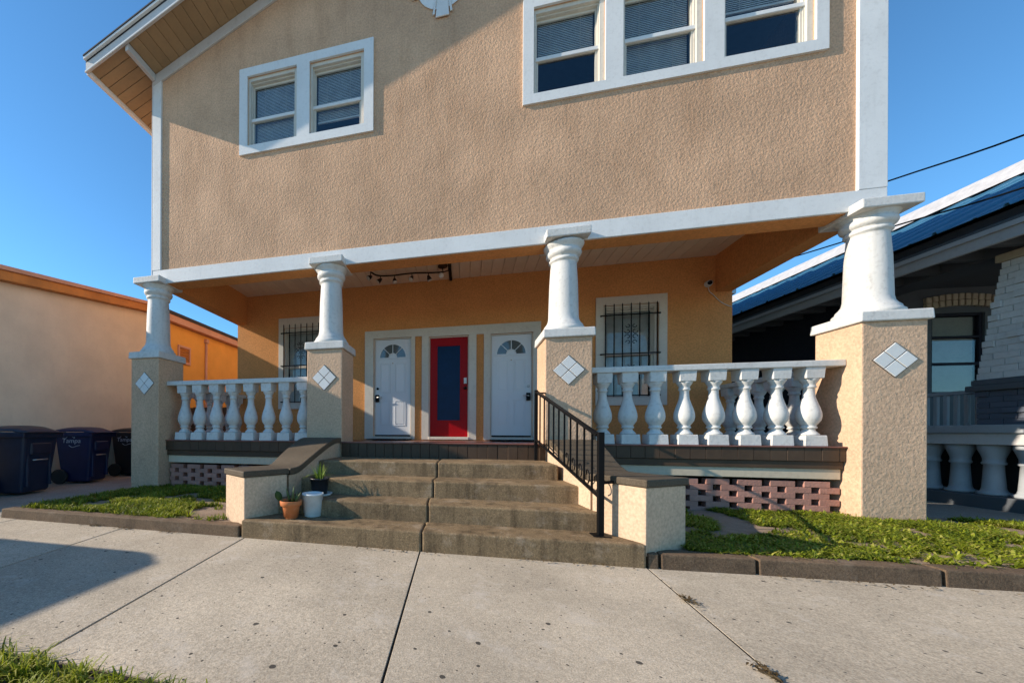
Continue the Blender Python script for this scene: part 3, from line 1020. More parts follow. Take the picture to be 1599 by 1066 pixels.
def white_door(a, b, z0, z1, handle_left):
    yy = D + 0.05
    w, h = b - a, z1 - z0
    dr = MB().box(a, b, yy, yy + 0.045, z0, z1).build('door', M['door_white'], house, bev=0.003)
    # six raised mouldings: two tall, two short
    for px0, px1 in ((0.14, 0.44), (0.56, 0.86)):
        for pz0, pz1 in ((0.11, 0.37), (0.45, 0.76)):
            A, B, C_, D_ = a + px0 * w, a + px1 * w, z0 + pz0 * h, z0 + pz1 * h
            fr = wall_holes(A, B, C_, D_, yy - 0.008, yy - 0.0005, [(A + 0.016, B - 0.016, C_ + 0.016, D_ - 0.016)])
            o = put('panel_moulding', raw_mesh(fr, 'panel_moulding', M['door_white']), dr)
            md = o.modifiers.new('edge', 'BEVEL'); md.width = 0.003; md.segments = 1; md.limit_method = 'ANGLE'
            MB().box(A + 0.035, B - 0.035, yy - 0.006, yy - 0.0005, C_ + 0.035, D_ - 0.035).build('raised_panel', M['door_white'], dr, bev=0.005)
    # fan light: half round of four panes with spokes
    cx, cz, ro, ri = (a + b) / 2, z0 + 0.815 * h, 0.285 * w / 0.76, 0.085
    fb = MB()
    K = 24
    arc = [(math.cos(math.pi * k / K), math.sin(math.pi * k / K)) for k in range(K + 1)]
    vs, fs = [], []
    for r_, yv in ((ro + 0.022, yy - 0.012), (ro - 0.012, yy - 0.012), (ro + 0.022, yy - 0.0008), (ro - 0.012, yy - 0.0008)):
        vs += [(cx + r_ * c_, yv, cz + r_ * s_) for c_, s_ in arc]
    N = K + 1
    for k in range(K):
        fs += [(k, k + 1, N + k + 1, N + k), (k, 2 * N + k, 2 * N + k + 1, k + 1), (N + k, N + k + 1, 3 * N + k + 1, 3 * N + k)]
    fb.add(vs, fs)
    fb.box(cx - ro - 0.035, cx + ro + 0.035, yy - 0.012, yy - 0.0008, cz - 0.03, cz)
    ang = [0, 45, 90, 135, 180]
    for q in ang[1:-1]:
        t = rad(q)
        fb.bar((cx + ri * math.cos(t), yy - 0.007, cz + ri * math.sin(t)), (cx + (ro - 0.01) * math.cos(t), yy - 0.007, cz + (ro - 0.01) * math.sin(t)), 0.014, 0.012)
    fb.lathe([(ri, -0.006), (ri, 0.006)], (0, 0, 0), n=24) if False else None
    fb.tube([(cx + ri * c_, yy - 0.007, cz + ri * s_) for c_, s_ in arc], 0.008, 6)
    fb.build('fan_light', M['door_white'], dr)
    for q in range(4):
        t0, t1 = rad(q * 45), rad(q * 45 + 45)
        ps = [(cx + ri * math.cos(t0 + (t1 - t0) * k / 5), cz + ri * math.sin(t0 + (t1 - t0) * k / 5)) for k in range(6)] + \
             [(cx + ro * math.cos(t0 + (t1 - t0) * k / 5), cz + ro * math.sin(t0 + (t1 - t0) * k / 5)) for k in range(5, -1, -1)]
        MB().prism_y(ps[::-1], yy - 0.004, yy - 0.001).build('fan_pane', M['fan'], dr)
    # viewer, lock and handle
    v_ = MB().lathe([(0.010, 0), (0.010, 0.01)], (0, 0, 0), n=12).build('door_viewer', M['brass'], dr)
    v_.rotation_euler = (rad(90), 0, 0)
    v_.location = (cx, yy - 0.001, z0 + 0.755 * h)
    hx = a + 0.055 if handle_left else b - 0.055
    lk = MB().lathe([(0.026, 0), (0.026, 0.012), (0.018, 0.02)], n=18).build('deadbolt', M['metal'] if not handle_left else M['black'], dr)
    lk.rotation_euler = (rad(90), 0, 0)
    lk.location = (hx, yy - 0.001, z0 + 0.495 * h)
    hb = MB()
    hb.box(hx - 0.036, hx + 0.036, yy - 0.055, yy - 0.001, z0 + 0.355 * h, z0 + 0.43 * h)
    hb.build('key_box', M['black'], dr, bev=0.010)
    kb = MB().tube([(hx, yy - 0.002, z0 + 0.40 * h), (hx, yy - 0.075, z0 + 0.40 * h)], 0.011)
    sgn = 1 if handle_left else -1
    kb.tube([(hx, yy - 0.066, z0 + 0.402 * h), (hx + sgn * 0.10, yy - 0.066, z0 + 0.402 * h)], 0.010)
    kb.build('handle', M['metal'], dr)
    MB().box(a + 0.004, b - 0.004, yy - 0.012, yy - 0.0006, z0 + 0.004, z0 + 0.03).build('door_sweep', M['black'], dr)
    return dr


M['brass'] = simple('brass', (0.45, 0.26, 0.10), 0.4, 0.8)
M['fan'] = simple('fan light glass', (0.10, 0.12, 0.12), 0.06, 0.0, 1.0)
white_door(-1.713, -0.972, 0.872, 2.850, True)
white_door(0.599, 1.320, 0.872, 2.818, False)
# red door with one long dark glass
a, b, z0, z1 = -0.578, 0.154, 0.872, 2.828
yy = D + 0.05
rd = put('door', raw_mesh(wall_holes(a, b, z0, z1, yy, yy + 0.045, [(a + 0.135, b - 0.140, z0 + 0.315, z1 - 0.155)]), 'door', M['red']), house)
rd['label'] = 'red door with one tall dark blue glass panel'
gb = wall_holes(a + 0.118, b - 0.123, z0 + 0.298, z1 - 0.138, yy - 0.008, yy - 0.0006, [(a + 0.142, b - 0.147, z0 + 0.322, z1 - 0.162)])
put('glazing_bead', raw_mesh(gb, 'glazing_bead', M['red']), rd)
MB().box(a + 0.136, b - 0.141, yy + 0.018, yy + 0.024, z0 + 0.316, z1 - 0.156).build('pane', M['navy_panel'], rd)
MB().box(a + 0.130, b - 0.135, yy + 0.050, yy + 0.056, z0 + 0.31, z1 - 0.15).build('door_curtain', M['navy'], rd)
MB().box(b - 0.075, b - 0.018, yy - 0.022, yy - 0.0006, z0 + 1.04, z0 + 1.155).build('keypad', M['pot_white'], rd, bev=0.006)
kn = MB().lathe([(0.012, 0.0), (0.012, 0.03), (0.026, 0.04), (0.032, 0.055), (0.026, 0.072), (0.008, 0.078)], n=20).build('handle', M['black'], rd)
kn.rotation_euler = (rad(90), 0, 0)
kn.location = (b - 0.045, yy - 0.001, z0 + 0.95)

# ================================================================== STEPS AND CHEEK WALLS
steps = thing('concrete_steps', 'four worn brown concrete steps with a jagged crack, up to the porch', 'steps', (-0.25, -1.0, SW))
so = (0.25, 1.0, -SW)
tr = [(-1.83, 0.120), (-1.50, 0.280), (-1.13, 0.445), (-0.72, 0.605), (0.0, None)]
lefts = [-1.915, -1.72, -1.66, -1.60]
rights = [1.408, 1.24, 1.16, 1.06]
ck = [-0.236, -0.222, -0.206, -0.190]
for k in range(4):
    y0, z = tr[k]
    y1 = tr[k + 1][0] + (0.06 if k < 3 else -0.0185 + 0.0)
    for side in (0, 1):
        xa, xb = (lefts[k], ck[k] - 0.005) if side == 0 else (ck[k] + 0.005, rights[k])
        # crack edge jagged along the tread
        if side == 0:
            j = [R.uniform(-0.016, 0.016) for _ in range(4)]
        ys_ = [y0, y0 + (y1 - y0) * 0.35, y0 + (y1 - y0) * 0.7, y1]
        dz = 0.0 if side == 0 else 0.004
        if side == 0:
            pl = [(xa, y0)] + [(xb + j[i], ys_[i]) for i in range(4)] + [(xa, y1)]
        else:
            pl = [(xa + j[0], y0), (xb, y0), (xb, y1)] + [(xa + j[i], ys_[i]) for i in (3, 2, 1)]
        if k == 0 and side == 1:
            pl = [(xa + j[0], y0), (xb, y0 + 0.02), (xb, y1)] + [(xa + j[i], ys_[i]) for i in (3, 2, 1)]
        MB().prism_z(pl, -0.13, z + dz).shift(so).build('step', M['step'], steps, bev=0.016, segs=3)
    MB().box(ck[k] - 0.02, ck[k] + 0.02, y0 + 0.012, y1 - 0.01, -0.12, z - 0.015).shift(so).build('crack_fill', M['soil'], steps)


def cheek(sign, zcap, label):
    """flared low wall ending in a square post set at an angle"""
    def X(x):
        return -0.25 + sign * (x + 0.25)       # mirror of the left one
    t = thing('cheek_wall', label, 'wall', (X(-1.83), -0.8, SW), 0.0, 'cheek walls beside the steps')
    so_ = (-X(-1.83), 0.8, -SW)
    N = (-1.914, -1.783); E = (-1.668, -1.406); W = (-2.291, -1.537); Bk = (-2.045, -1.160)
    post = [(X(x), y) for x, y in (N, E, Bk, W)]
    ctr = (sum(p[0] for p in post) / 4, sum(p[1] for p in post) / 4)
    if sign < 0:
        post = post[::-1]
    zb = zcap - 0.062
    MB().prism_z(post, 0.03, zb).shift(so_).build('post', M['ped'], t, bev=0.010)
    e = 1.07
    capo = [(ctr[0] + (x - ctr[0]) * e, ctr[1] + (y - ctr[1]) * e) for x, y in post]
    MB().prism_z(capo, zb + 0.001, zcap).shift(so_).build('post_cap', M['cap'], t, bev=0.012)
    # sloping part
    zt = curve_pts([(0.0, 0.868), (0.10, 0.866), (0.24, 0.835), (0.45, 0.755), (0.68, 0.655), (0.86, zcap + 0.008), (1.0, zcap - 0.004)], 4)
    inn = curve_pts([(-1.590, -0.004), (-1.60, -0.36), (-1.612, -0.72), (-1.632, -1.06), (-1.668, -1.36)], 6)
    out = curve_pts([(-2.090, -0.004), (-2.085, -0.30), (-2.075, -0.60), (-2.062, -0.90), (-2.045, -1.19)], 6)
    n = 24
    sec_i = [np.array(inn[k]) for k in range(25)]
    sec_o = [np.array(out[k]) for k in range(25)]
    zz = [float(np.interp(k / n, [p[0] for p in zt], [p[1] for p in zt])) for k in range(n + 1)]

    def loft(o_in, o_out, lo, hi):
        vs, fs = [], []
        for k in range(n + 1):
            i_, o_ = sec_i[k], sec_o[k]
            d = (i_ - o_) / np.linalg.norm(i_ - o_)
            a_, b_ = i_ + d * o_in, o_ - d * o_out
            z_lo = lo if not callable(lo) else lo(zz[k])
            z_hi = hi(zz[k])
            vs += [(X(a_[0]), a_[1], z_lo), (X(a_[0]), a_[1], z_hi), (X(b_[0]), b_[1], z_hi), (X(b_[0]), b_[1], z_lo)]
        for k in range(n):
            for q in range(4):
                q2 = (q + 1) % 4
                fs.append((4 * k + q, 4 * k + q2, 4 * k + 4 + q2, 4 * k + 4 + q))
        fs += [(3, 2, 1, 0), tuple(4 * n + q for q in range(4))]
        return MB().add(vs, fs)
    loft(0, 0, 0.02, lambda z: z - 0.072).shift(so_).build('sloping_wall', M['ped'], t, bev=0.006)
    loft(0.018, 0.018, lambda z: z - 0.071, lambda z: z).shift(so_).build('sloping_cap', M['cap'], t, bev=0.012)
    return t


cheek(1, 0.568, 'cream low wall with brown cap and angled end post, beside the flower pots')
cheek(-1, 0.600, 'cream low wall with brown cap and angled end post, behind the black handrail')

# ================================================================== HANDRAIL
hr = thing('handrail', 'black iron handrail with upright bars at the steps', 'handrail', (1.06, -0.85, 0.12))
ho = (-1.06, 0.85, -0.12)
U, L = Vector((0.957, -0.055, 0)), Vector((1.168, -1.605, 0))


def hp_(t, z):
    p = U.lerp(L, t)
    return (p.x, p.y, z)


MB().box(0.938, 0.976, -0.074, -0.036, 0.606, 1.470).shift(ho).build('post', M['black'], hr, bev=0.004)
lp = MB().box(1.146, 1.190, -1.627, -1.583, 0.122, 0.950).shift(ho).build('post', M['black'], hr, bev=0.004)
MB().box(1.105, 1.231, -1.668, -1.542, 0.1205, 0.131).shift(ho).build('base_plate', M['black'], hr, bev=0.003)
MB().bar(hp_(0.0, 1.452), hp_(0.975, 0.925), 0.045, 0.020).shift(ho).build('top_rail', M['black'], hr, bev=0.004)
MB().bar(hp_(0.0, 0.865), hp_(0.985, 0.43), 0.030, 0.016).shift(ho).build('bottom_rail', M['black'], hr, bev=0.003)
for k in range(1, 11):
    t = k / 11.0
    zt_, zb_ = 1.452 + (0.925 - 1.452) * t / 0.975, 0.865 + (0.43 - 0.865) * t / 0.985
    MB().bar(hp_(t, zb_), hp_(t, zt_), 0.014).shift(ho).build('bar', M['black'], hr)
for k in (6, 7, 8, 9, 10):
    t = (k + 0.45) / 11.0
    zb_ = 0.865 + (0.43 - 0.865) * t / 0.985
    p = hp_(t, 0)
    pts_ = [(p[0] + 0.004, p[1] + 0.045, zb_ + 0.10), (p[0], p[1] + 0.03, zb_ + 0.135), (p[0], p[1] - 0.005, zb_ + 0.14), (p[0], p[1] - 0.04, zb_ + 0.11), (p[0], p[1] - 0.045, zb_ + 0.06), (p[0], p[1] - 0.02, zb_ + 0.03)]
    MB().tube(curve_pts(pts_, 4), 0.005, 6).shift(ho).build('scroll', M['black'], hr)
MB().bar((1.18, -1.60, 0.545), (1.36, -1.56, 0.560), 0.022, 0.022).shift(ho).build('bracket', M['black'], hr)
MB().bar((0.957, -0.05, 1.435), (1.07, -0.004, 1.435), 0.03, 0.016).shift(ho).build('bracket', M['black'], hr)
MB().box(1.328, 1.372, -1.60, -1.545, 0.535, 0.585).shift(ho).build('bracket_plate', M['metal'], hr, bev=0.004)

# ================================================================== THINGS ON THE PORCH
tl = thing('track_light', 'dark bronze ceiling track light with small swivel heads under the porch', 'light', (-0.9, 1.85, ZC))
to = (0.9, -1.85, -ZC)
rail = curve_pts([(-1.60, 1.66, ZC - 0.07), (-1.50, 1.80, ZC - 0.085), (-1.25, 1.86, ZC - 0.085), (-0.85, 1.84, ZC - 0.085), (-0.5, 1.90, ZC - 0.085), (-0.30, 1.92, ZC - 0.085)], 6)
MB().tube(rail, 0.015).shift(to).build('rail', M['bronze'], tl)
MB().box(-0.205, -0.150, 1.68, 2.44, ZC - 0.045, ZC - 0.001).shift(to).build('ceiling_bar', M['black'], tl, bev=0.006)
MB().lathe([(0.085, 0), (0.085, 0.02), (0.05, 0.04)], (-0.30, 1.80, ZC - 0.0415), n=20).shift(to).build('canopy', M['bronze'], tl)
MB().tube([(-0.30, 1.80, ZC - 0.04), (-0.30, 1.90, ZC - 0.085)], 0.010).shift(to).build('stem', M['bronze'], tl)
MB().tube([(-0.30, 1.92, ZC - 0.085), (-0.17, 1.94, ZC - 0.045)], 0.010).shift(to).build('stem', M['bronze'], tl)
heads = [(-1.60, 1.66, (-0.3, -0.3, -0.3)), (-1.45, 1.82, (-0.6, -0.2, -0.6)), (-1.19, 1.86, (0.15, -0.3, -0.9)), (-0.86, 1.84, (-0.25, -0.5, -0.8)), (-0.56, 1.89, (0.35, 0.1, -0.9)), (-0.33, 1.90, (0.1, -0.95, -0.25))]
for i, (x, y, d) in enumerate(heads):
    d = Vector(d).normalized()
    p = Vector((x, y, ZC - 0.090))
    q = p + Vector((0, 0, -0.07))
    hd = MB().tube([p, q], 0.009)
    hd.tube([q - d * 0.03, q + d * 0.02, q + d * 0.065], [0.018, 0.036, 0.046], 14)
    h_ = hd.shift(to).build('lamp_head', M['bronze'], tl)
    lit = i == 5
    f = MB().tube([q + d * 0.0655, q + d * 0.071], [0.044, 0.040], 16)
    if lit:
        f = MB().tube([q + d * 0.0655, q + d * 0.080, q + d * 0.088], [0.046, 0.044, 0.02], 16)
    f.shift(to).build('bulb', M['bulb'] if lit else M['casing'], h_)

sc_ = thing('security_camera', 'small round security camera with trailing white cable on porch wall', 'camera', (4.115, D, 3.49))
co = (-4.115, -D, -3.49)
mo = MB().lathe([(0.052, 0), (0.052, 0.015), (0.03, 0.022)], n=20).build('mount', M['pot_white'], sc_)
mo.rotation_euler = (rad(90), 0, 0)
MB().tube([(0, -0.02, 0.0), (-0.02, -0.09, -0.01), (-0.035, -0.13, -0.02)], [0.034, 0.046, 0.040], 18).build('body', M['pot_white'], sc_)
MB().tube([(-0.0352, -0.1305, -0.02), (-0.037, -0.136, -0.0215)], 0.033, 18).build('lens', M['black'], sc_)
MB().tube(curve_pts([(0.0, -0.02, -0.02), (0.02, -0.014, -0.12), (0.09, -0.012, -0.20), (0.17, -0.012, -0.30), (0.26, -0.012, -0.37), (0.345, -0.012, -0.41)], 5), 0.007, 6).build('cable', M['casing'], sc_)

mt = MB().box(-1.72, -0.93, D - 0.62, D - 0.06, 0.8125, 0.826).build('doormat', M['rubber'], None, bev=0.004)
tag(mt, 'black doormat in front of the left white door', 'doormat', 'doormats')
mt = MB().box(0.56, 1.36, D - 0.62, D - 0.06, 0.8125, 0.826).build('doormat', M['rubber'], None, bev=0.004)
tag(mt, 'black doormat in front of the right white door', 'doormat', 'doormats')


# ================================================================== POTS AND PLANTS
def blade(mb_v, mb_f, tone, base, direction, length, width, droop, segs=4, t0=0.3, t1=1.0, fold=0.0):
    d = Vector(direction).normalized()
    side = d.cross(Vector((0, 0, 1)))
    if side.length < 1e-3:
        side = Vector((1, 0, 0))
    side.normalize()
    p = Vector(base)
    o = len(mb_v)
    cur = d.copy()
    for s in range(segs + 1):
        f = s / segs
        w = width * (1 - f ** 1.6) * 0.5 + 0.0003
        mb_v.append(tuple(p - side * w))
        mb_v.append(tuple(p + side * w))
        tone += [t0 + (t1 - t0) * f] * 2
        p = p + cur * (length / segs)
        cur = (cur + Vector((0, 0, -droop / segs))).normalized()
    for s in range(segs):
        mb_f.append((o + 2 * s, o + 2 * s + 1, o + 2 * s + 3, o + 2 * s + 2))


def tone_mesh(name, V, F, T, mat, smooth=True):
    me = bpy.data.meshes.new(name)
    me.from_pydata(V, [], F)
    at = me.attributes.new('tone', 'FLOAT', 'POINT')
    at.data.foreach_set('value', np.array(T, np.float32))
    me.polygons.foreach_set('use_smooth', [smooth] * len(F))
    me.materials.append(mat)
    return me


# terracotta pot
p1 = (-1.507, -1.640, 0.1215)
pot = thing('flower_pot', 'terracotta flower pot holding a cactus pad, at the left end of the bottom step', 'pot', p1)
MB().lathe([(0.058, 0.0), (0.062, 0.004), (0.084, 0.118), (0.094, 0.119), (0.101, 0.124), (0.107, 0.165), (0.103, 0.170), (0.094, 0.168), (0.086, 0.13), (0.07, 0.02)], n=32).build('body', M['terracotta'], pot)
MB().lathe([(0.088, 0.138), (0.087, 0.146), (0.02, 0.15)], n=20).build('soil', M['soil'], pot)
ca = thing('cactus', 'flat green cactus pad and pale pointed shoots in the terracotta pot', 'cactus', (p1[0], p1[1], p1[2] + 0.15))
pad = MB()
K, J = 16, 6
vs, fs = [], []
for j in range(J + 1):
    f = j / J
    for k in range(K):
        a_ = 2 * math.pi * k / K
        vs.append((math.cos(a_) * 0.034 * math.sin(math.pi * min(0.999, 0.06 + 0.94 * f)) ** 0.6, math.sin(a_) * 0.011 * math.sin(math.pi * min(0.999, 0.06 + 0.94 * f)) ** 0.6, f * 0.100))
for j in range(J):
    for k in range(K):
        fs.append((j * K + k, j * K + (k + 1) % K, (j + 1) * K + (k + 1) % K, (j + 1) * K + k))
me = tone_mesh('pad', vs, fs, [0.15 + 0.5 * R.random() for _ in vs], M['cactus'])
put('pad', me, ca, (-0.108, -0.005, 0.012), rot=(0, rad(-22), rad(20)))
stem = MB().tube([(-0.072, 0, -0.03), (-0.085, 0, -0.01), (-0.103, -0.004, 0.02)], [0.010, 0.012, 0.012], 10)
put('stem', tone_mesh('stem', stem.v, stem.f, [0.8] * len(stem.v), M['cactus']), ca)
for bx, by, dx, dy, ln, w in ((-0.005, 0, -0.32, -0.05, 0.155, 0.026), (0.012, 0.01, 0.02, 0.05, 0.135, 0.028), (0.022, -0.02, 0.12, 0.0, 0.165, 0.024), (0.05, -0.02, 0.60, -0.1, 0.13, 0.024), (0.028, 0.02, 0.2, 0.2, 0.11, 0.024)):
    b_ = Vector((bx, by, -0.005))
    dv = Vector((dx, dy, 1)).normalized()
    tb = MB().tube([b_, b_ + dv * ln * 0.35, b_ + dv * ln * 0.7, b_ + dv * ln], [w * 0.42, w * 0.5, w * 0.32, 0.001], 8)
    put('shoot', tone_mesh('shoot', tb.v, tb.f, [0.55 + 0.4 * (i // 8) / 3 for i in range(len(tb.v))], M['cactus']), ca)

# white bucket
p2 = (-1.344, -1.500, 0.1215)
bk = thing('plant_pot', 'pale white plastic pot with soil low inside, beside the terracotta pot', 'pot', p2)
MB().lathe([(0.078, 0.0), (0.082, 0.004), (0.084, 0.035), (0.087, 0.038), (0.100, 0.205), (0.104, 0.206), (0.104, 0.222), (0.099, 0.223), (0.092, 0.16), (0.085, 0.05)], n=36).build('body', M['pot_white'], bk)
MB().lathe([(0.093, 0.165), (0.092, 0.17), (0.03, 0.185)], n=20).build('soil', M['soil'], bk)

# black nursery pot with grassy plant on a saucer, on the second step
p3 = (-1.375, -1.255, 0.2815)
sa = MB().lathe([(0.105, 0.0), (0.118, 0.004), (0.135, 0.024), (0.131, 0.026), (0.112, 0.010)], n=36).build('saucer', M['pot_white'], None)
sa.location = p3
tag(sa, 'white round saucer under the black nursery pot', 'saucer')
np_ = thing('nursery_pot', 'black plastic nursery pot on a white saucer, behind the white pot', 'pot', (p3[0], p3[1], p3[2] + 0.010))
MB().lathe([(0.078, 0.0), (0.080, 0.003), (0.095, 0.155), (0.103, 0.156), (0.103, 0.172), (0.096, 0.172), (0.088, 0.12)], n=32).build('body', M['pot_black'], np_)
MB().lathe([(0.090, 0.145), (0.089, 0.152), (0.03, 0.158)], n=20).build('soil', M['soil'], np_)
gp = thing('potted_grass', 'bright green grassy plant with thin drooping leaves in the black pot', 'plant', (p3[0], p3[1], p3[2] + 0.165))
for rep in range(46):
    V, F, T = [], [], []
    a_ = R.uniform(0, 2 * math.pi)
    lean = R.choice([0.15, 0.25, 0.35, 0.7, 1.3]) * R.uniform(0.6, 1.3)
    ln = R.uniform(0.12, 0.20) if lean < 0.5 else R.uniform(0.17, 0.26)
    blade(V, F, T, (0.03 * math.cos(a_), 0.03 * math.sin(a_), 0), (lean * math.cos(a_), lean * math.sin(a_), 1), ln, R.uniform(0.007, 0.012), 0.5 if lean < 0.5 else 2.2, 6, R.uniform(0.2, 0.5), R.uniform(0.6, 1.0))
    put('leaf', tone_mesh('leaf', V, F, T, M['plant']), gp)


# ================================================================== WHEELED BINS
def wheeled_bin(label, loc, rz, body_m, lid_m, text=None, group='wheeled bins along the neighbouring wall'):
    t = thing('wheeled_bin', label, 'bin', loc, rz, group)
    # front of the bin is local -Y
    b0, b1, h = 0.235, 0.300, 0.93
    lo = [(-b0, -b0 * 1.0, 0.03), (b0, -b0 * 1.0, 0.03), (b0, b0, 0.03), (-b0, b0, 0.03)]
    hi = [(-b1, -b1 * 1.12, h), (b1, -b1 * 1.12, h), (b1, b1 * 1.05, h), (-b1, b1 * 1.05, h)]
    bd = MB().hexa(lo, hi).build('body', body_m, t, bev=0.045, segs=3)
    MB().hexa([(-b1 - 0.03, -b1 * 1.12 - 0.03, h - 0.075), (b1 + 0.03, -b1 * 1.12 - 0.03, h - 0.075), (b1 + 0.03, b1 * 1.05 + 0.03, h - 0.075), (-b1 - 0.03, b1 * 1.05 + 0.03, h - 0.075)],
              [(-b1 - 0.035, -b1 * 1.12 - 0.035, h + 0.005), (b1 + 0.035, -b1 * 1.12 - 0.035, h + 0.005), (b1 + 0.035, b1 * 1.05 + 0.03, h + 0.005), (-b1 - 0.035, b1 * 1.05 + 0.03, h + 0.005)]).build('rim', body_m, t, bev=0.012)
    # domed lid with front lip
    vs, fs = [], []
    nx, ny = 9, 9
    for j in range(ny):
        for i in range(nx):
            u, v = i / (nx - 1) * 2 - 1, j / (ny - 1) * 2 - 1
            z = h + 0.012 + 0.075 * (1 - abs(u) ** 2.6) * (1 - abs(v) ** 3.0) ** 0.8 + 0.02 * (v > -0.6)
            vs.append((u * 0.345, -0.02 + v * 0.385, z))
    for j in range(ny - 1):
        for i in range(nx - 1):
            q = j * nx + i
            fs.append((q, q + 1, q + nx + 1, q + nx))
    lid = put('lid', raw_mesh(MB().add(vs, fs, True), 'lid', lid_m), t)
    md = lid.modifiers.new('thick', 'SOLIDIFY')
    md.thickness = 0.02
    # recessed front with lift bar
    MB().box(-0.17, 0.17, -0.330, -0.27, 0.60, 0.78).build('grab_pocket', lid_m, t, bev=0.02)
    MB().tube([(-0.12, -0.305, 0.52), (0.12, -0.305, 0.52)], 0.011).build('lift_bar', M['metal'], t)
    MB().box(-0.205, -0.165, -0.30, -0.22, 0.12, 0.86).build('front_rib', body_m, t, bev=0.015)
    MB().box(0.165, 0.205, -0.30, -0.22, 0.12, 0.86).build('front_rib', body_m, t, bev=0.015)
    MB().tube([(-0.26, 0.37, 0.88), (0.26, 0.37, 0.88)], 0.016).build('handle', body_m, t)
    for s in (-1, 1):
        w = MB().lathe([(0.125, -0.03), (0.135, -0.02), (0.135, 0.02), (0.125, 0.03)], n=24).build('wheel', M['rubber'], t)
        w.rotation_euler = (0, rad(90), 0)
        w.location = (s * 0.285, 0.225, 0.135)
    if text:
        for nm, size, dx, dz in (('Tampa', 0.12, 0.02, 0.745),):
            cu = bpy.data.curves.new('lettering', 'FONT')
            cu.body = nm
            cu.size = size
            cu.align_x = 'CENTER'
            cu.extrude = 0.001
            cu.shear = 0.15
            cu.materials.append(M['lettering'])
            t_o = bpy.data.objects.new('lettering', cu)
            col.objects.link(t_o)
            bpy.context.view_layer.update()
            tm = bpy.data.meshes.new_from_object(t_o.evaluated_get(bpy.context.evaluated_depsgraph_get()))
            bpy.data.objects.remove(t_o)
            tm.name = 'lettering'
            tx = bpy.data.objects.new('lettering', tm)
            col.objects.link(tx)
            tx.parent = t
            # on the side that faces the pavement (local -X)
            tx.rotation_euler = (rad(94), 0, rad(-90))
            tx.location = (-0.288, dx, dz)
        sw = MB().tube(curve_pts([(-0.300, 0.13, 0.80), (-0.302, 0.06, 0.865), (-0.303, 0.0, 0.86), (-0.303, -0.05, 0.83), (-0.304, -0.03, 0.90)], 4), 0.005, 6)
        sw.tube(curve_pts([(-0.290, 0.06, 0.70), (-0.289, 0.0, 0.665), (-0.289, -0.08, 0.69), (-0.290, -0.13, 0.70)], 4), 0.005, 6)
        sw.build('emblem', M['lettering'], t)
    return t


# fronts turned to the house (+X): local -Y -> +X is a quarter turn ccw
wheeled_bin('dark navy wheeled bin nearest the pavement, at the picture edge', (-6.42, -1.62, -0.012), rad(108), M['bin_navy'], M['bin_lid'])
wheeled_bin('dark navy wheeled bin with a metal lift bar, left of the blue bin', (-6.50, -0.66, -0.012), rad(104), M['bin_navy'], M['bin_lid'])
wheeled_bin('blue wheeled bin with white lettering on its side', (-6.88, 0.60, -0.012), rad(106), M['bin_blue'], M['bin_blue'], True)
wheeled_bin('black wheeled bin half hidden behind the left porch pier', (-7.02, 1.80, -0.012), rad(102), M['bin_black'], M['bin_black'], True)

# ================================================================== LEFT NEIGHBOUR
nb = thing('shop_building', 'low beige and orange building beyond the wheeled bins', 'building', (-7.5, 0, 0))
no = (7.5, 0, 0)
XN = -7.5


def nb_roof(y):
    return float(np.interp(y, [-1.4, -0.31, 2.55, 30], [3.30, 3.44, 3.86, 3.86]))


poly = [(-0.85, -0.1), (2.60, -0.1), (2.60, nb_roof(2.55)), (-0.85, nb_roof(-0.85))]
MB().prism_x(poly, -13, XN).shift(no).build('front_wall', M['nb_beige'], nb)
MB().box(-13, XN - 0.06, 2.601, 22, -0.1, 3.83).shift(no).build('rear_wall', M['nb_orange'], nb)
# fascia boards and roof edge
p = [(-0.85, nb_roof(-0.85)), (2.58, nb_roof(2.58)), (2.58, nb_roof(2.58) + 0.16), (-0.85, nb_roof(-0.85) + 0.16)]
MB().prism_x(p, XN - 0.1, XN + 0.16).shift(no).build('timber_fascia', M['nb_fascia'], nb, bev=0.006)
p = [(-0.85, nb_roof(-0.85) + 0.161), (2.60, nb_roof(2.58) + 0.161), (2.60, nb_roof(2.58) + 0.235), (-0.85, nb_roof(-0.85) + 0.235)]
MB().prism_x(p, -13, XN + 0.20).shift(no).build('roof', M['nb_salmon'], nb, bev=0.006)
MB().box(XN - 0.1, XN + 0.15, 2.585, 2.66, 3.83, 4.03).shift(no).build('fascia_end', M['nb_salmon'], nb, bev=0.006)
MB().box(XN - 0.3, XN + 0.12, 2.70, 22, 3.84, 4.02).shift(no).build('rear_fascia', M['nb_salmon'], nb, bev=0.006)
MB().box(-13, XN + 0.16, 2.68, 22, 4.021, 4.10).shift(no).build('rear_roof', M['shingle'], nb, bev=0.006)
MB().box(-13, XN + 0.02, -1.68, -0.86, -0.1, 4.20).shift(no).build('shade_parapet', M['nb_beige'], nb, bev=0.01)  # unseen parapet, added to shade the second pier and left lawn
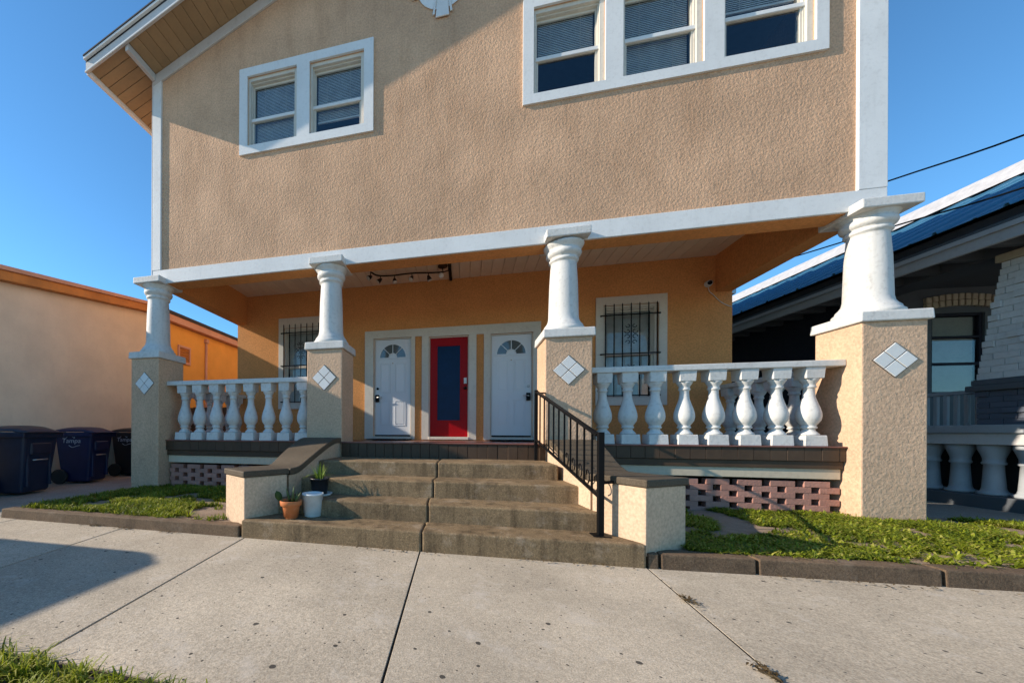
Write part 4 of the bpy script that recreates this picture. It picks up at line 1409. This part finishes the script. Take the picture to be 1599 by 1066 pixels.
# louvred vent and drain pipe on the orange wall
vy, vz = 3.85, 3.08
fr = MB()
for a_, b_, c_, d_ in ((vy - 0.23, vy + 0.23, vz - 0.25, vz - 0.19), (vy - 0.23, vy + 0.23, vz + 0.19, vz + 0.25), (vy - 0.23, vy - 0.18, vz - 0.188, vz + 0.188), (vy + 0.18, vy + 0.23, vz - 0.188, vz + 0.188)):
    fr.box(XN - 0.058, XN - 0.02, a_, b_, c_, d_)
ve = fr.shift(no).build('vent', M['nb_salmon'], nb)
for k in range(6):
    z = vz - 0.16 + k * 0.064
    MB().add([(XN - 0.055, vy - 0.18, z + 0.02), (XN - 0.025, vy - 0.18, z - 0.025), (XN - 0.025, vy + 0.18, z - 0.025), (XN - 0.055, vy + 0.18, z + 0.02)], [(0, 1, 2, 3)]).shift(no).build('louvre', M['nb_fascia'], ve)
MB().tube([(XN - 0.03, 4.72, 0.0), (XN - 0.03, 4.72, 3.70)], 0.035, 10).shift(no).build('drain_pipe', M['nb_salmon'], nb)
MB().box(XN - 0.07, XN + 0.03, 4.66, 4.78, 3.62, 3.74).shift(no).build('pipe_hopper', M['nb_salmon'], nb, bev=0.01)
MB().box(XN - 0.06, XN + 0.02, 4.66, 4.78, 2.30, 2.38).shift(no).build('pipe_clip', M['nb_salmon'], nb)

# ================================================================== RIGHT NEIGHBOUR
AN = rad(4)
rb = thing('bungalow', 'dark grey bungalow with blue metal roof and brick porch, right of the stucco house', 'house', (6.2, 0.75, 0.0), AN)
# local frame: x to the right of its eave line, y back from the street
Y0 = -1.2                                       # front end of the roof
WB = 8.4
EZ = 3.20
sl = 0.520


def rz_(x):
    return EZ + 0.415 + sl * min(x, WB - x)


rf = MB().prism_y([(0.02, EZ + 0.20), (WB - 0.02, EZ + 0.20), (WB - 0.02, EZ + 0.24), (WB / 2, rz_(WB / 2) - 0.05), (0.02, EZ + 0.24)], Y0 + 0.1, 16.9).build('roof', M['nb_grey'], rb)
pw = 0.62
k = 0
y = Y0
while y < 17:
    pl = MB()
    # ribbed metal sheet following the left slope
    xs = (-0.04, WB / 2)
    prof = [(0, 0), (0.04, 0), (0.055, 0.032), (0.085, 0.032), (0.10, 0), (0.30, 0), (0.315, 0.012), (0.335, 0.012), (0.35, 0), (pw, 0)]
    vs, fs = [], []
    for dy, dz in prof:
        vs += [(xs[0], y + dy, rz_(0) + sl * xs[0] + dz - 0.02), (xs[1], y + dy, rz_(xs[1]) + dz - 0.02)]
    for q in range(len(prof) - 1):
        fs.append((2 * q, 2 * q + 1, 2 * q + 3, 2 * q + 2))
    o = put('roof_panel', raw_mesh(pl.add(vs, fs), 'roof_panel', M['roof_blue']), rf)
    md = o.modifiers.new('thick', 'SOLIDIFY'); md.thickness = 0.006
    sw = MB()
    for xx in np.arange(0.25, WB / 2, 0.75):
        sw.lathe([(0.016, 0), (0.016, 0.010), (0.004, 0.016)], (xx, y + 0.2, rz_(xx) - 0.018), n=6)
    stuff(sw.build('screws', M['nb_grey'], rf))
    y += pw
put('right_slope', raw_mesh(MB().add([(WB / 2, Y0, rz_(WB / 2) - 0.02), (WB + 0.04, Y0, rz_(WB) - 0.04), (WB + 0.04, 17, rz_(WB) - 0.04), (WB / 2, 17, rz_(WB / 2) - 0.02)], [(0, 1, 2, 3)]), 'right_slope', M['roof_blue']), rf)
MB().prism_y([(WB / 2 - 0.34, rz_(WB / 2) - 0.14), (WB / 2, rz_(WB / 2) + 0.005), (WB / 2 + 0.34, rz_(WB / 2) - 0.14), (WB / 2 + 0.10, rz_(WB / 2) + 0.20), (WB / 2 - 0.10, rz_(WB / 2) + 0.20)], Y0 - 0.05, 17.05).build('ridge_cap', M['roof_white'], rf)
MB().box(0.0, 0.04, Y0, 17, EZ, EZ + 0.19).build('eave_fascia', M['nb_white'], rb, bev=0.006)
MB().box(-0.03, 0.0, Y0, 17, EZ + 0.13, EZ + 0.19).build('eave_trim', M['nb_white'], rb, bev=0.004)
MB().box(0.06, 0.30, Y0, 17, EZ + 0.191, EZ + 0.36).build('gap_shade_board', M['room'], rb)  # dark board painted in for the shadow gap under the roof edge
MB().box(0.041, 0.70, Y0, 17, EZ + 0.14, EZ + 0.19).build('eave_soffit', M['nb_grey'], rb)
# rafter tails below the soffit
tme = MB().box(0.05, 0.66, -0.045, 0.045, EZ + 0.02, EZ + 0.139).mesh('rafter_tail', M['nb_grey'])
for q in range(22):
    put('rafter_tail', tme, rb, (0, Y0 + 0.3 + q * 0.42, 0), bev=0.006, segs=1)
PF = -0.75                                      # front end of the porch
PB = 2.35                                       # porch back wall
FZ = 1.0
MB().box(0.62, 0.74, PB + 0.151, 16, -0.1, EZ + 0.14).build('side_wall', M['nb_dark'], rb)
MB().box(0.50, 0.90, PF, PB - 0.001, EZ + 0.0, EZ + 0.139).build('porch_beam', M['nb_grey'], rb)
MB().box(0.901, 8.0, PF, PF + 0.35, EZ + 0.0, EZ + 0.139).build('porch_beam', M['nb_grey'], rb)
MB().box(0.901, 8.0, PF + 0.36, PB, EZ + 0.42, EZ + 0.46).build('porch_ceiling', M['nb_grey'], rb)
NW = (1.70, 2.42, 1.62, 2.98)
put('porch_back_wall', raw_mesh(wall_holes(0.62, 8.0, FZ - 0.1, EZ + 0.419, PB, PB + 0.15, [NW]), 'porch_back_wall', M['nb_grey']), rb)
wf = put('window', raw_mesh(wall_holes(NW[0] + 0.002, NW[1] - 0.002, NW[2] + 0.002, NW[3] - 0.002, PB + 0.03, PB + 0.09, [(NW[0] + 0.04, NW[1] - 0.04, NW[2] + 0.05, NW[2] + 0.50), (NW[0] + 0.04, NW[1] - 0.04, NW[2] + 0.54, NW[2] + 0.95), (NW[0] + 0.04, NW[1] - 0.04, NW[2] + 0.985, NW[3] - 0.04)]), 'window', M['nb_dark']), rb)
for z0_, z1_ in ((NW[2] + 0.048, NW[2] + 0.502), (NW[2] + 0.538, NW[2] + 0.952), (NW[2] + 0.983, NW[3] - 0.038)):
    MB().box(NW[0] + 0.039, NW[1] - 0.039, PB + 0.055, PB + 0.06, z0_, z1_).build('pane', M['glass'], wf)
stuff(put('blind', raw_mesh(slats(NW[0] + 0.05, NW[1] - 0.05, NW[2] + 0.06, NW[3] - 0.05, PB + 0.10, 56), 'blind', M['casing']), wf))
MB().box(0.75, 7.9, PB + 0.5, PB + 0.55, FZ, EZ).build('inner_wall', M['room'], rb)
# arch of buff soldier bricks
ame = MB().box(-0.035, 0.035, -0.05, 0.02, -0.048, 0.048).mesh('arch_brick', M['nb_tan_brick'])
for row in range(2):
    for q in range(11):
        u = (q - 5) / 5
        put('arch_brick', ame, rb, (2.06 + u * 0.44, PB, 3.14 + row * 0.102 - 0.05 * u * u), rot=(0, u * 0.12, 0), bev=0.006, segs=1)
# porch platform: its open side faces the stucco house
MB().box(0.70, 8.0, PF + 0.02, PB, 0.80, FZ - 0.002).build('porch_floor', M['nb_grey'], rb)
MB().box(0.28, 0.72, PF - 0.05, PB - 0.002, 0.968, 1.075).build('ledge', M['nb_white'], rb, bev=0.012)
MB().box(0.32, 0.69, PF - 0.02, PB - 0.002, 0.825, 0.967).build('ledge_band', M['frieze'], rb, bev=0.008)
MB().box(0.26, 0.68, PF - 0.05, PB - 0.002, -0.1, 0.19).build('plinth', M['nb_grey'], rb, bev=0.012)
sb = MB().lathe([(0.118, 0.192), (0.124, 0.20), (0.124, 0.225), (0.095, 0.24), (0.086, 0.28), (0.078, 0.42), (0.072, 0.57), (0.086, 0.578), (0.090, 0.598), (0.080, 0.612), (0.080, 0.65), (0.094, 0.70), (0.116, 0.77), (0.120, 0.822)], n=24).mesh('squat_baluster', M['nb_white'])
y = PF + 0.17
while y < PB:
    put('squat_baluster', sb, rb, (0.47, y, 0))
    y += 0.30
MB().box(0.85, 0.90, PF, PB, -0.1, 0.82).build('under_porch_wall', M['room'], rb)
# railing with plain white pickets along the side
MB().box(0.64, 0.70, 0.74, PB - 0.003, 1.505, 1.555).build('picket_rail', M['nb_white'], rb, bev=0.006)
q = 0.80
while q < PB - 0.05:
    MB().box(0.652, 0.688, q, q + 0.042, 1.076, 1.504).build('picket', M['nb_white'], rb, bev=0.004)
    q += 0.105
# brick pier and tapered brick column
cx, cy = 0.70, 0.34


def brick_course(z0, z1, half0, half1, rows, mat, parent, perrow, core=None):
    dz = (z1 - z0) / rows
    for r in range(rows):
        h0 = half0 + (half1 - half0) * (r + 0.5) / rows
        off = (r % 2) * 0.5
        w = 2 * h0 / perrow
        for face in (0, 1):                       # front face and left face
            edges = sorted({-h0, h0, *[min(h0, max(-h0, -h0 + (q + off) * w)) for q in range(perrow + 1)]})
            for e0, e1 in zip(edges, edges[1:]):
                if e1 - e0 < 0.02:
                    continue
                d = R.uniform(0.0, 0.006) + (0.022 if R.random() < 0.16 else 0)
                if face == 0:
                    b_ = MB().box(cx + e0 + 0.004, cx + e1 - 0.004, cy - h0 - d, cy - h0 + 0.02, z0 + r * dz + 0.004, z0 + (r + 1) * dz - 0.004)
                else:
                    b_ = MB().box(cx - h0 - d, cx - h0 + 0.02, cy + e0 + 0.004, cy + e1 - 0.004, z0 + r * dz + 0.004, z0 + (r + 1) * dz - 0.004)
                b_.build('brick', mat, parent)


pr = MB().box(cx - 0.33, cx + 0.33, cy - 0.33, cy + 0.33, 1.076, 1.50).build('brick_pier', M['nb_slate_brick'], rb)
brick_course(1.076, 1.50, 0.34, 0.34, 6, M['nb_slate_brick'], pr, 3)
MB().box(cx - 0.40, cx + 0.40, cy - 0.40, cy + 0.40, 1.501, 1.575).build('pier_cap', M['nb_grey'], pr, bev=0.01)
MB().box(cx - 0.37, cx + 0.37, cy - 0.37, cy + 0.37, 1.576, 1.645).build('pier_cap', M['nb_grey'], pr, bev=0.01)
c0, c1 = 1.646, 3.10
cc = MB().hexa([(cx - 0.335, cy - 0.335, c0), (cx + 0.335, cy - 0.335, c0), (cx + 0.335, cy + 0.335, c0), (cx - 0.335, cy + 0.335, c0)],
               [(cx - 0.215, cy - 0.215, c1), (cx + 0.215, cy - 0.215, c1), (cx + 0.215, cy + 0.215, c1), (cx - 0.215, cy + 0.215, c1)]).build('tapered_column', M['nb_brick'], rb)
brick_course(c0, c1, 0.345, 0.225, 18, M['nb_brick'], cc, 3)
MB().box(cx - 0.26, cx + 0.26, cy - 0.26, cy + 0.26, c1 + 0.001, c1 + 0.099).build('column_capital', M['nb_tan_brick'], cc, bev=0.01)

sg = thing('wooden_gate', 'dark brown board gate closing the gap left of the porch', 'gate', (-6.2, 3.6, 0))
MB().box(-1.28, 1.28, 0.03, 0.07, 0.35, 0.45).build('cross_rail', M['brown'], sg)
MB().box(-1.28, 1.28, 0.03, 0.07, 1.25, 1.35).build('cross_rail', M['brown'], sg)
for q in range(17):
    MB().box(-1.28 + q * 0.1506, -1.28 + q * 0.1506 + 0.144, 0.0, 0.0295, 0.02, 1.60 + R.uniform(-0.012, 0.012)).build('board', M['brown'], sg, bev=0.004, segs=1)

# ================================================================== WIRES
for lab, keys, r in (('black overhead wire highest above the blue metal roof', [(6.9, 9.0, 6.9), (6.45, 5.0, 5.61), (6.08, 1.96, 4.62), (5.89, 0.46, 4.13), (5.7, -1.2, 3.75), (5.3, -4.5, 3.7), (4.6, -9.0, 4.4)], 0.011),
                     ('black overhead wire lower, passing behind the right porch column', [(6.0, 9.0, 5.55), (5.80, 5.8, 4.70), (5.6, 3.32, 4.09), (5.62, 1.39, 3.70), (5.4, 0.02, 3.35), (5.2, -1.4, 3.12), (4.8, -4.5, 3.2), (4.2, -9.0, 4.0)], 0.010)):
    tag(MB().tube(curve_pts(keys, 5), r, 6).build('overhead_wire', M['black']), lab, 'wire', 'overhead wires')
jb = thing('junction_box', 'small grey box on the right end of the porch wall', 'box', (XR, D + 0.08, 3.36))
MB().box(0.002, 0.075, -0.05, 0.05, -0.045, 0.045).build('cover', M['metal'], jb, bev=0.005)
MB().tube([(0.03, 0, -0.045), (0.03, 0, -0.12)], 0.012, 8).build('conduit', M['casing'], jb)

# ================================================================== VAN (out of view, added to cast the shadow across the pavement)
vn = thing('shadow_van', 'unseen white panel van added to cast the shadow on the pavement', 'van', (-8.12, -3.26, -0.04))
prof_b = [(0.0, 0.35), (0.05, 0.22), (5.0, 0.22), (5.25, 0.45), (5.3, 0.95), (4.75, 1.15), (4.15, 1.95), (3.7, 2.25), (3.2, 2.38), (0.35, 2.40), (0.12, 2.30), (0.02, 2.0)]
MB().prism_x([(-y_, z_) for y_, z_ in prof_b], -0.98, 0.98).build('body', M['van_white'], vn, bev=0.10, segs=4)
MB().prism_x([(-4.62, 1.24), (-4.16, 1.90), (-4.10, 1.88), (-4.56, 1.22)], -0.86, 0.86).build('windscreen', M['fan'], vn)
for s in (-1, 1):
    MB().prism_x([(-4.45, 1.28), (-4.05, 1.82), (-3.35, 1.82), (-3.35, 1.28)], s * 0.965 - 0.02, s * 0.965 + 0.02).build('side_window', M['fan'], vn)
    for y_ in (-0.95, -4.35):
        w = MB().lathe([(0.30, -0.11), (0.34, -0.09), (0.34, 0.09), (0.30, 0.11)], n=28).build('wheel', M['rubber'], vn)
        w.rotation_euler = (0, rad(90), 0)
        w.location = (s * 0.86, y_, 0.34)
        r_ = MB().lathe([(0.21, -0.112), (0.21, 0.112)], n=20).build('rim', M['metal'], w)
    MB().box(s * 1.06 - 0.09, s * 1.06 + 0.09, -4.30, -4.22, 1.30, 1.58).build('wing_mirror', M['black'], vn, bev=0.03)
    MB().box(s * 0.80 - 0.09, s * 0.80 + 0.09, -0.02, 0.012, 1.0, 1.5).build('tail_light', M['red'], vn, bev=0.01)
MB().box(-0.72, -0.05, -0.03, 0.014, 1.3, 1.95).build('rear_window', M['fan'], vn, bev=0.01)
MB().box(0.05, 0.72, -0.03, 0.014, 1.3, 1.95).build('rear_window', M['fan'], vn, bev=0.01)
MB().box(-0.95, 0.95, -0.10, 0.06, 0.30, 0.50).build('bumper', M['black'], vn, bev=0.03)


# ================================================================== GRASS
def in_poly(px, py, poly):
    inside = np.zeros(len(px), bool)
    n = len(poly)
    for i in range(n):
        x0, y0 = poly[i]
        x1, y1 = poly[(i + 1) % n]
        c = ((y0 > py) != (y1 > py)) & (px < (x1 - x0) * (py - y0) / (y1 - y0 + 1e-12) + x0)
        inside ^= c
    return inside


def vnoise(x, y, s, seed):
    rng = np.random.default_rng(seed)
    G = rng.random((64, 64))
    u, v = x * s + 100, y * s + 100
    i, j = np.floor(u).astype(int), np.floor(v).astype(int)
    fu, fv = u - i, v - j
    fu, fv = fu * fu * (3 - 2 * fu), fv * fv * (3 - 2 * fv)
    g_ = lambda a, b: G[a % 64, b % 64]
    return (g_(i, j) * (1 - fu) + g_(i + 1, j) * fu) * (1 - fv) + (g_(i, j + 1) * (1 - fu) + g_(i + 1, j + 1) * fu) * fv


def grass(name, poly, z, count, mat, hmin, hmax, wid, bare=0.35, seed=1, flat=0.6, bare_pts=()):
    """tufts of bent blades as one mesh"""
    rng = np.random.default_rng(seed)
    xs = [p[0] for p in poly]
    ys = [p[1] for p in poly]
    tx = rng.uniform(min(xs), max(xs), count)
    ty = rng.uniform(min(ys), max(ys), count)
    dens = 0.6 * vnoise(tx, ty, 2.2, seed) + 0.4 * vnoise(tx, ty, 6.0, seed + 5)
    keep = in_poly(tx, ty, poly) & (dens > bare)
    for bx, by, br, bp in bare_pts:
        d = np.hypot(tx - bx, (ty - by) * 1.3)
        keep &= ~((d < br * (0.8 + 0.4 * vnoise(tx, ty, 5, seed + 9))) & (rng.random(count) < bp))
    tx, ty, dens = tx[keep], ty[keep], dens[keep]
    nb_ = 9
    n = len(tx) * nb_
    bx = np.repeat(tx, nb_) + rng.normal(0, 0.012, n)
    by = np.repeat(ty, nb_) + rng.normal(0, 0.012, n)
    dd = np.repeat(dens, nb_)
    L_ = rng.uniform(hmin, hmax, n) * (0.65 + 0.7 * dd)
    az = rng.uniform(0, 2 * np.pi, n)
    lean = np.abs(rng.normal(flat, 0.35, n))
    dx, dy = np.cos(az), np.sin(az)
    w = wid * rng.uniform(0.6, 1.3, n)
    sx, sy = -dy, dx
    levels = [(0.0, 0.0, 1.0), (0.40, 0.62, 0.9), (0.78, 0.92, 0.6), (1.0, 0.98, 0.0)]
    V = np.zeros((n, 7, 3), np.float32)
    T = np.zeros((n, 7), np.float32)
    base_t = np.clip(rng.normal(0.42, 0.2, n) + 0.5 * (vnoise(bx, by, 3.0, seed + 3) - 0.5), 0.02, 1.0)
    dead = rng.random(n) < 0.06
    base_t[dead] = 0.95
    for li, (fh, fz, fw) in enumerate(levels):
        hx = bx + dx * L_ * lean * fh ** 1.3
        hy = by + dy * L_ * lean * fh ** 1.3
        hz = z + L_ * fz / np.sqrt(1 + 0.6 * lean ** 2)
        if li < 3:
            V[:, 2 * li] = np.stack([hx - sx * w * fw * 0.5, hy - sy * w * fw * 0.5, hz], 1)
            V[:, 2 * li + 1] = np.stack([hx + sx * w * fw * 0.5, hy + sy * w * fw * 0.5, hz], 1)
            T[:, 2 * li] = T[:, 2 * li + 1] = base_t * (0.75 + 0.25 * fh)
        else:
            V[:, 6] = np.stack([hx, hy, hz - 0.15 * L_ * lean], 1)
            T[:, 6] = np.clip(base_t * 1.1, 0, 1)
    me = bpy.data.meshes.new(name)
    nv = n * 7
    me.vertices.add(nv)
    me.vertices.foreach_set('co', V.reshape(-1))
    quads = np.array([[0, 1, 3, 2], [2, 3, 5, 4]])
    base = (np.arange(n) * 7)
    q = (base[:, None, None] + quads[None]).reshape(-1, 4)
    t = (base[:, None] + np.array([[4, 5, 6]])).reshape(-1, 3)
    loops = np.concatenate([q.reshape(-1), t.reshape(-1)])
    me.loops.add(len(loops))
    me.loops.foreach_set('vertex_index', loops.astype(np.int32))
    starts = np.concatenate([np.arange(len(q)) * 4, len(q) * 4 + np.arange(len(t)) * 3])
    me.polygons.add(len(starts))
    me.polygons.foreach_set('loop_start', starts.astype(np.int32))
    me.update(calc_edges=True)
    me.validate()
    at = me.attributes.new('tone', 'FLOAT', 'POINT')
    at.data.foreach_set('value', T.reshape(-1))
    me.materials.append(mat)
    o = bpy.data.objects.new(name, me)
    col.objects.link(o)
    return o


LAWN_L = [(-4.84, -1.675), (-2.35, -1.72), (-2.05, -1.05), (-2.05, 0.12), (-2.6, 0.22), (-4.60, 0.22), (-4.66, -0.02), (-4.84, -0.02)]
LAWN_R = [(1.80, -1.66), (3.6, -1.55), (6.9, -1.25), (6.9, -0.15), (4.72, 0.34), (4.70, -0.03), (4.1, -0.03), (4.1, 0.20), (1.62, 0.20), (1.55, -0.95)]
o = grass('lawn', LAWN_L, 0.043, 5600, M['weed'], 0.03, 0.085, 0.0095, 0.31, 21, 0.9, [(-2.45, -1.2, 0.42, 0.95), (-2.4, -1.6, 0.28, 0.7), (-3.6, -1.62, 0.25, 0.5), (-4.5, -1.2, 0.3, 0.5)])
tag(stuff(o), 'lit green grass and weeds in the strip left of the steps', 'grass')
o = grass('lawn', LAWN_R, 0.045, 9500, M['weed'], 0.025, 0.066, 0.0140, 0.395, 33, 1.25, [(3.05, -0.85, 0.40, 0.85), (3.7, -1.25, 0.5, 0.72), (3.4, -0.2, 0.32, 0.6), (2.3, -1.45, 0.2, 0.5), (4.6, -0.9, 0.35, 0.6), (5.4, -0.5, 0.35, 0.5)])
tag(stuff(o), 'patchy bright green weeds in the strip right of the steps', 'grass')
o = grass('fine_grass', LAWN_R, 0.046, 1500, M['grass'], 0.03, 0.080, 0.0045, 0.52, 33, 0.9, [(3.05, -0.85, 0.45, 0.9), (3.7, -1.25, 0.55, 0.85), (3.4, -0.2, 0.4, 0.8)])
tag(stuff(o), 'thin grass blades scattered among the broad weeds on the right strip', 'grass')
VERGE = [(-6, -5.4), (6, -5.4), (6, -3.69), (-1.0, -3.69), (-2.0, -3.645), (-6, -3.6)]
o = grass('verge_grass', VERGE, -0.064, 15000, M['weed'], 0.045, 0.10, 0.0065, 0.08, 45, 0.8)
tag(stuff(o), 'green grass verge along the near edge of the pavement', 'grass')

# taller weed clumps in the left strip
for i, (x, y) in enumerate([(-3.15, -1.52), (-2.72, -1.56), (-3.75, -1.50), (-4.35, -1.45)]):
    t = thing('weed_clump', ['tall spiky weed clump at the middle of the left kerb strip', 'tall spiky weed clump nearest the left end post of the steps', 'low weed clump in the left strip below the tiled pier',
                             'low weed clump near the left end of the kerb strip'][i], 'weed', (x, y, 0.043), 0, 'weed clumps in the left strip')
    for rep in range(20):
        V, F, T = [], [], []
        a_ = R.uniform(0, 2 * math.pi)
        lean = R.uniform(0.3, 1.5)
        blade(V, F, T, (0.01 * math.cos(a_), 0.01 * math.sin(a_), 0), (lean * math.cos(a_), lean * math.sin(a_), 1), R.uniform(0.10, 0.17), R.uniform(0.010, 0.016), 1.2, 5, R.uniform(0.3, 0.6), R.uniform(0.6, 0.9))
        put('leaf', tone_mesh('leaf', V, F, T, M['weed']), t)

# debris caught in the pavement joints and along the kerb
V, F, T = [], [], []
for (cx_, cy_, n_, s_) in ((1.385, -2.35, 40, 0.035), (1.315, -3.05, 60, 0.04), (-3.6, -1.84, 40, 0.09), (-3.2, -1.85, 30, 0.06), (-2.7, -1.86, 25, 0.08), (0.9, -1.86, 30, 0.25), (-0.5, -1.88, 30, 0.2), (2.7, -1.80, 40, 0.35)):
    for _ in range(n_):
        a_ = R.uniform(0, 6.28)
        x, y = cx_ + R.gauss(0, s_ * (1 if abs(cx_ - 1.35) > 0.1 else 0.35)), cy_ + R.gauss(0, 0.012 if abs(cx_ - 1.35) > 0.1 else s_)
        l, w = R.uniform(0.008, 0.022), R.uniform(0.003, 0.008)
        z = SW + 0.003 + R.uniform(0, 0.008)
        o_ = len(V)
        ca_, sa_ = math.cos(a_), math.sin(a_)
        V += [(x - ca_ * l, y - sa_ * l, z), (x + sa_ * w, y - ca_ * w, z + R.uniform(0, 0.008)), (x + ca_ * l, y + sa_ * l, z + R.uniform(0, 0.01)), (x - sa_ * w, y + ca_ * w, z + 0.004)]
        F.append((o_, o_ + 1, o_ + 2, o_ + 3))
        T += [R.random() * 0.8] * 4
deb = bpy.data.objects.new('leaf_litter', tone_mesh('leaf_litter', V, F, T, M['dead'], False))
col.objects.link(deb)
tag(stuff(deb), 'dry leaf crumbs along the kerb and in the pavement joint', 'litter')
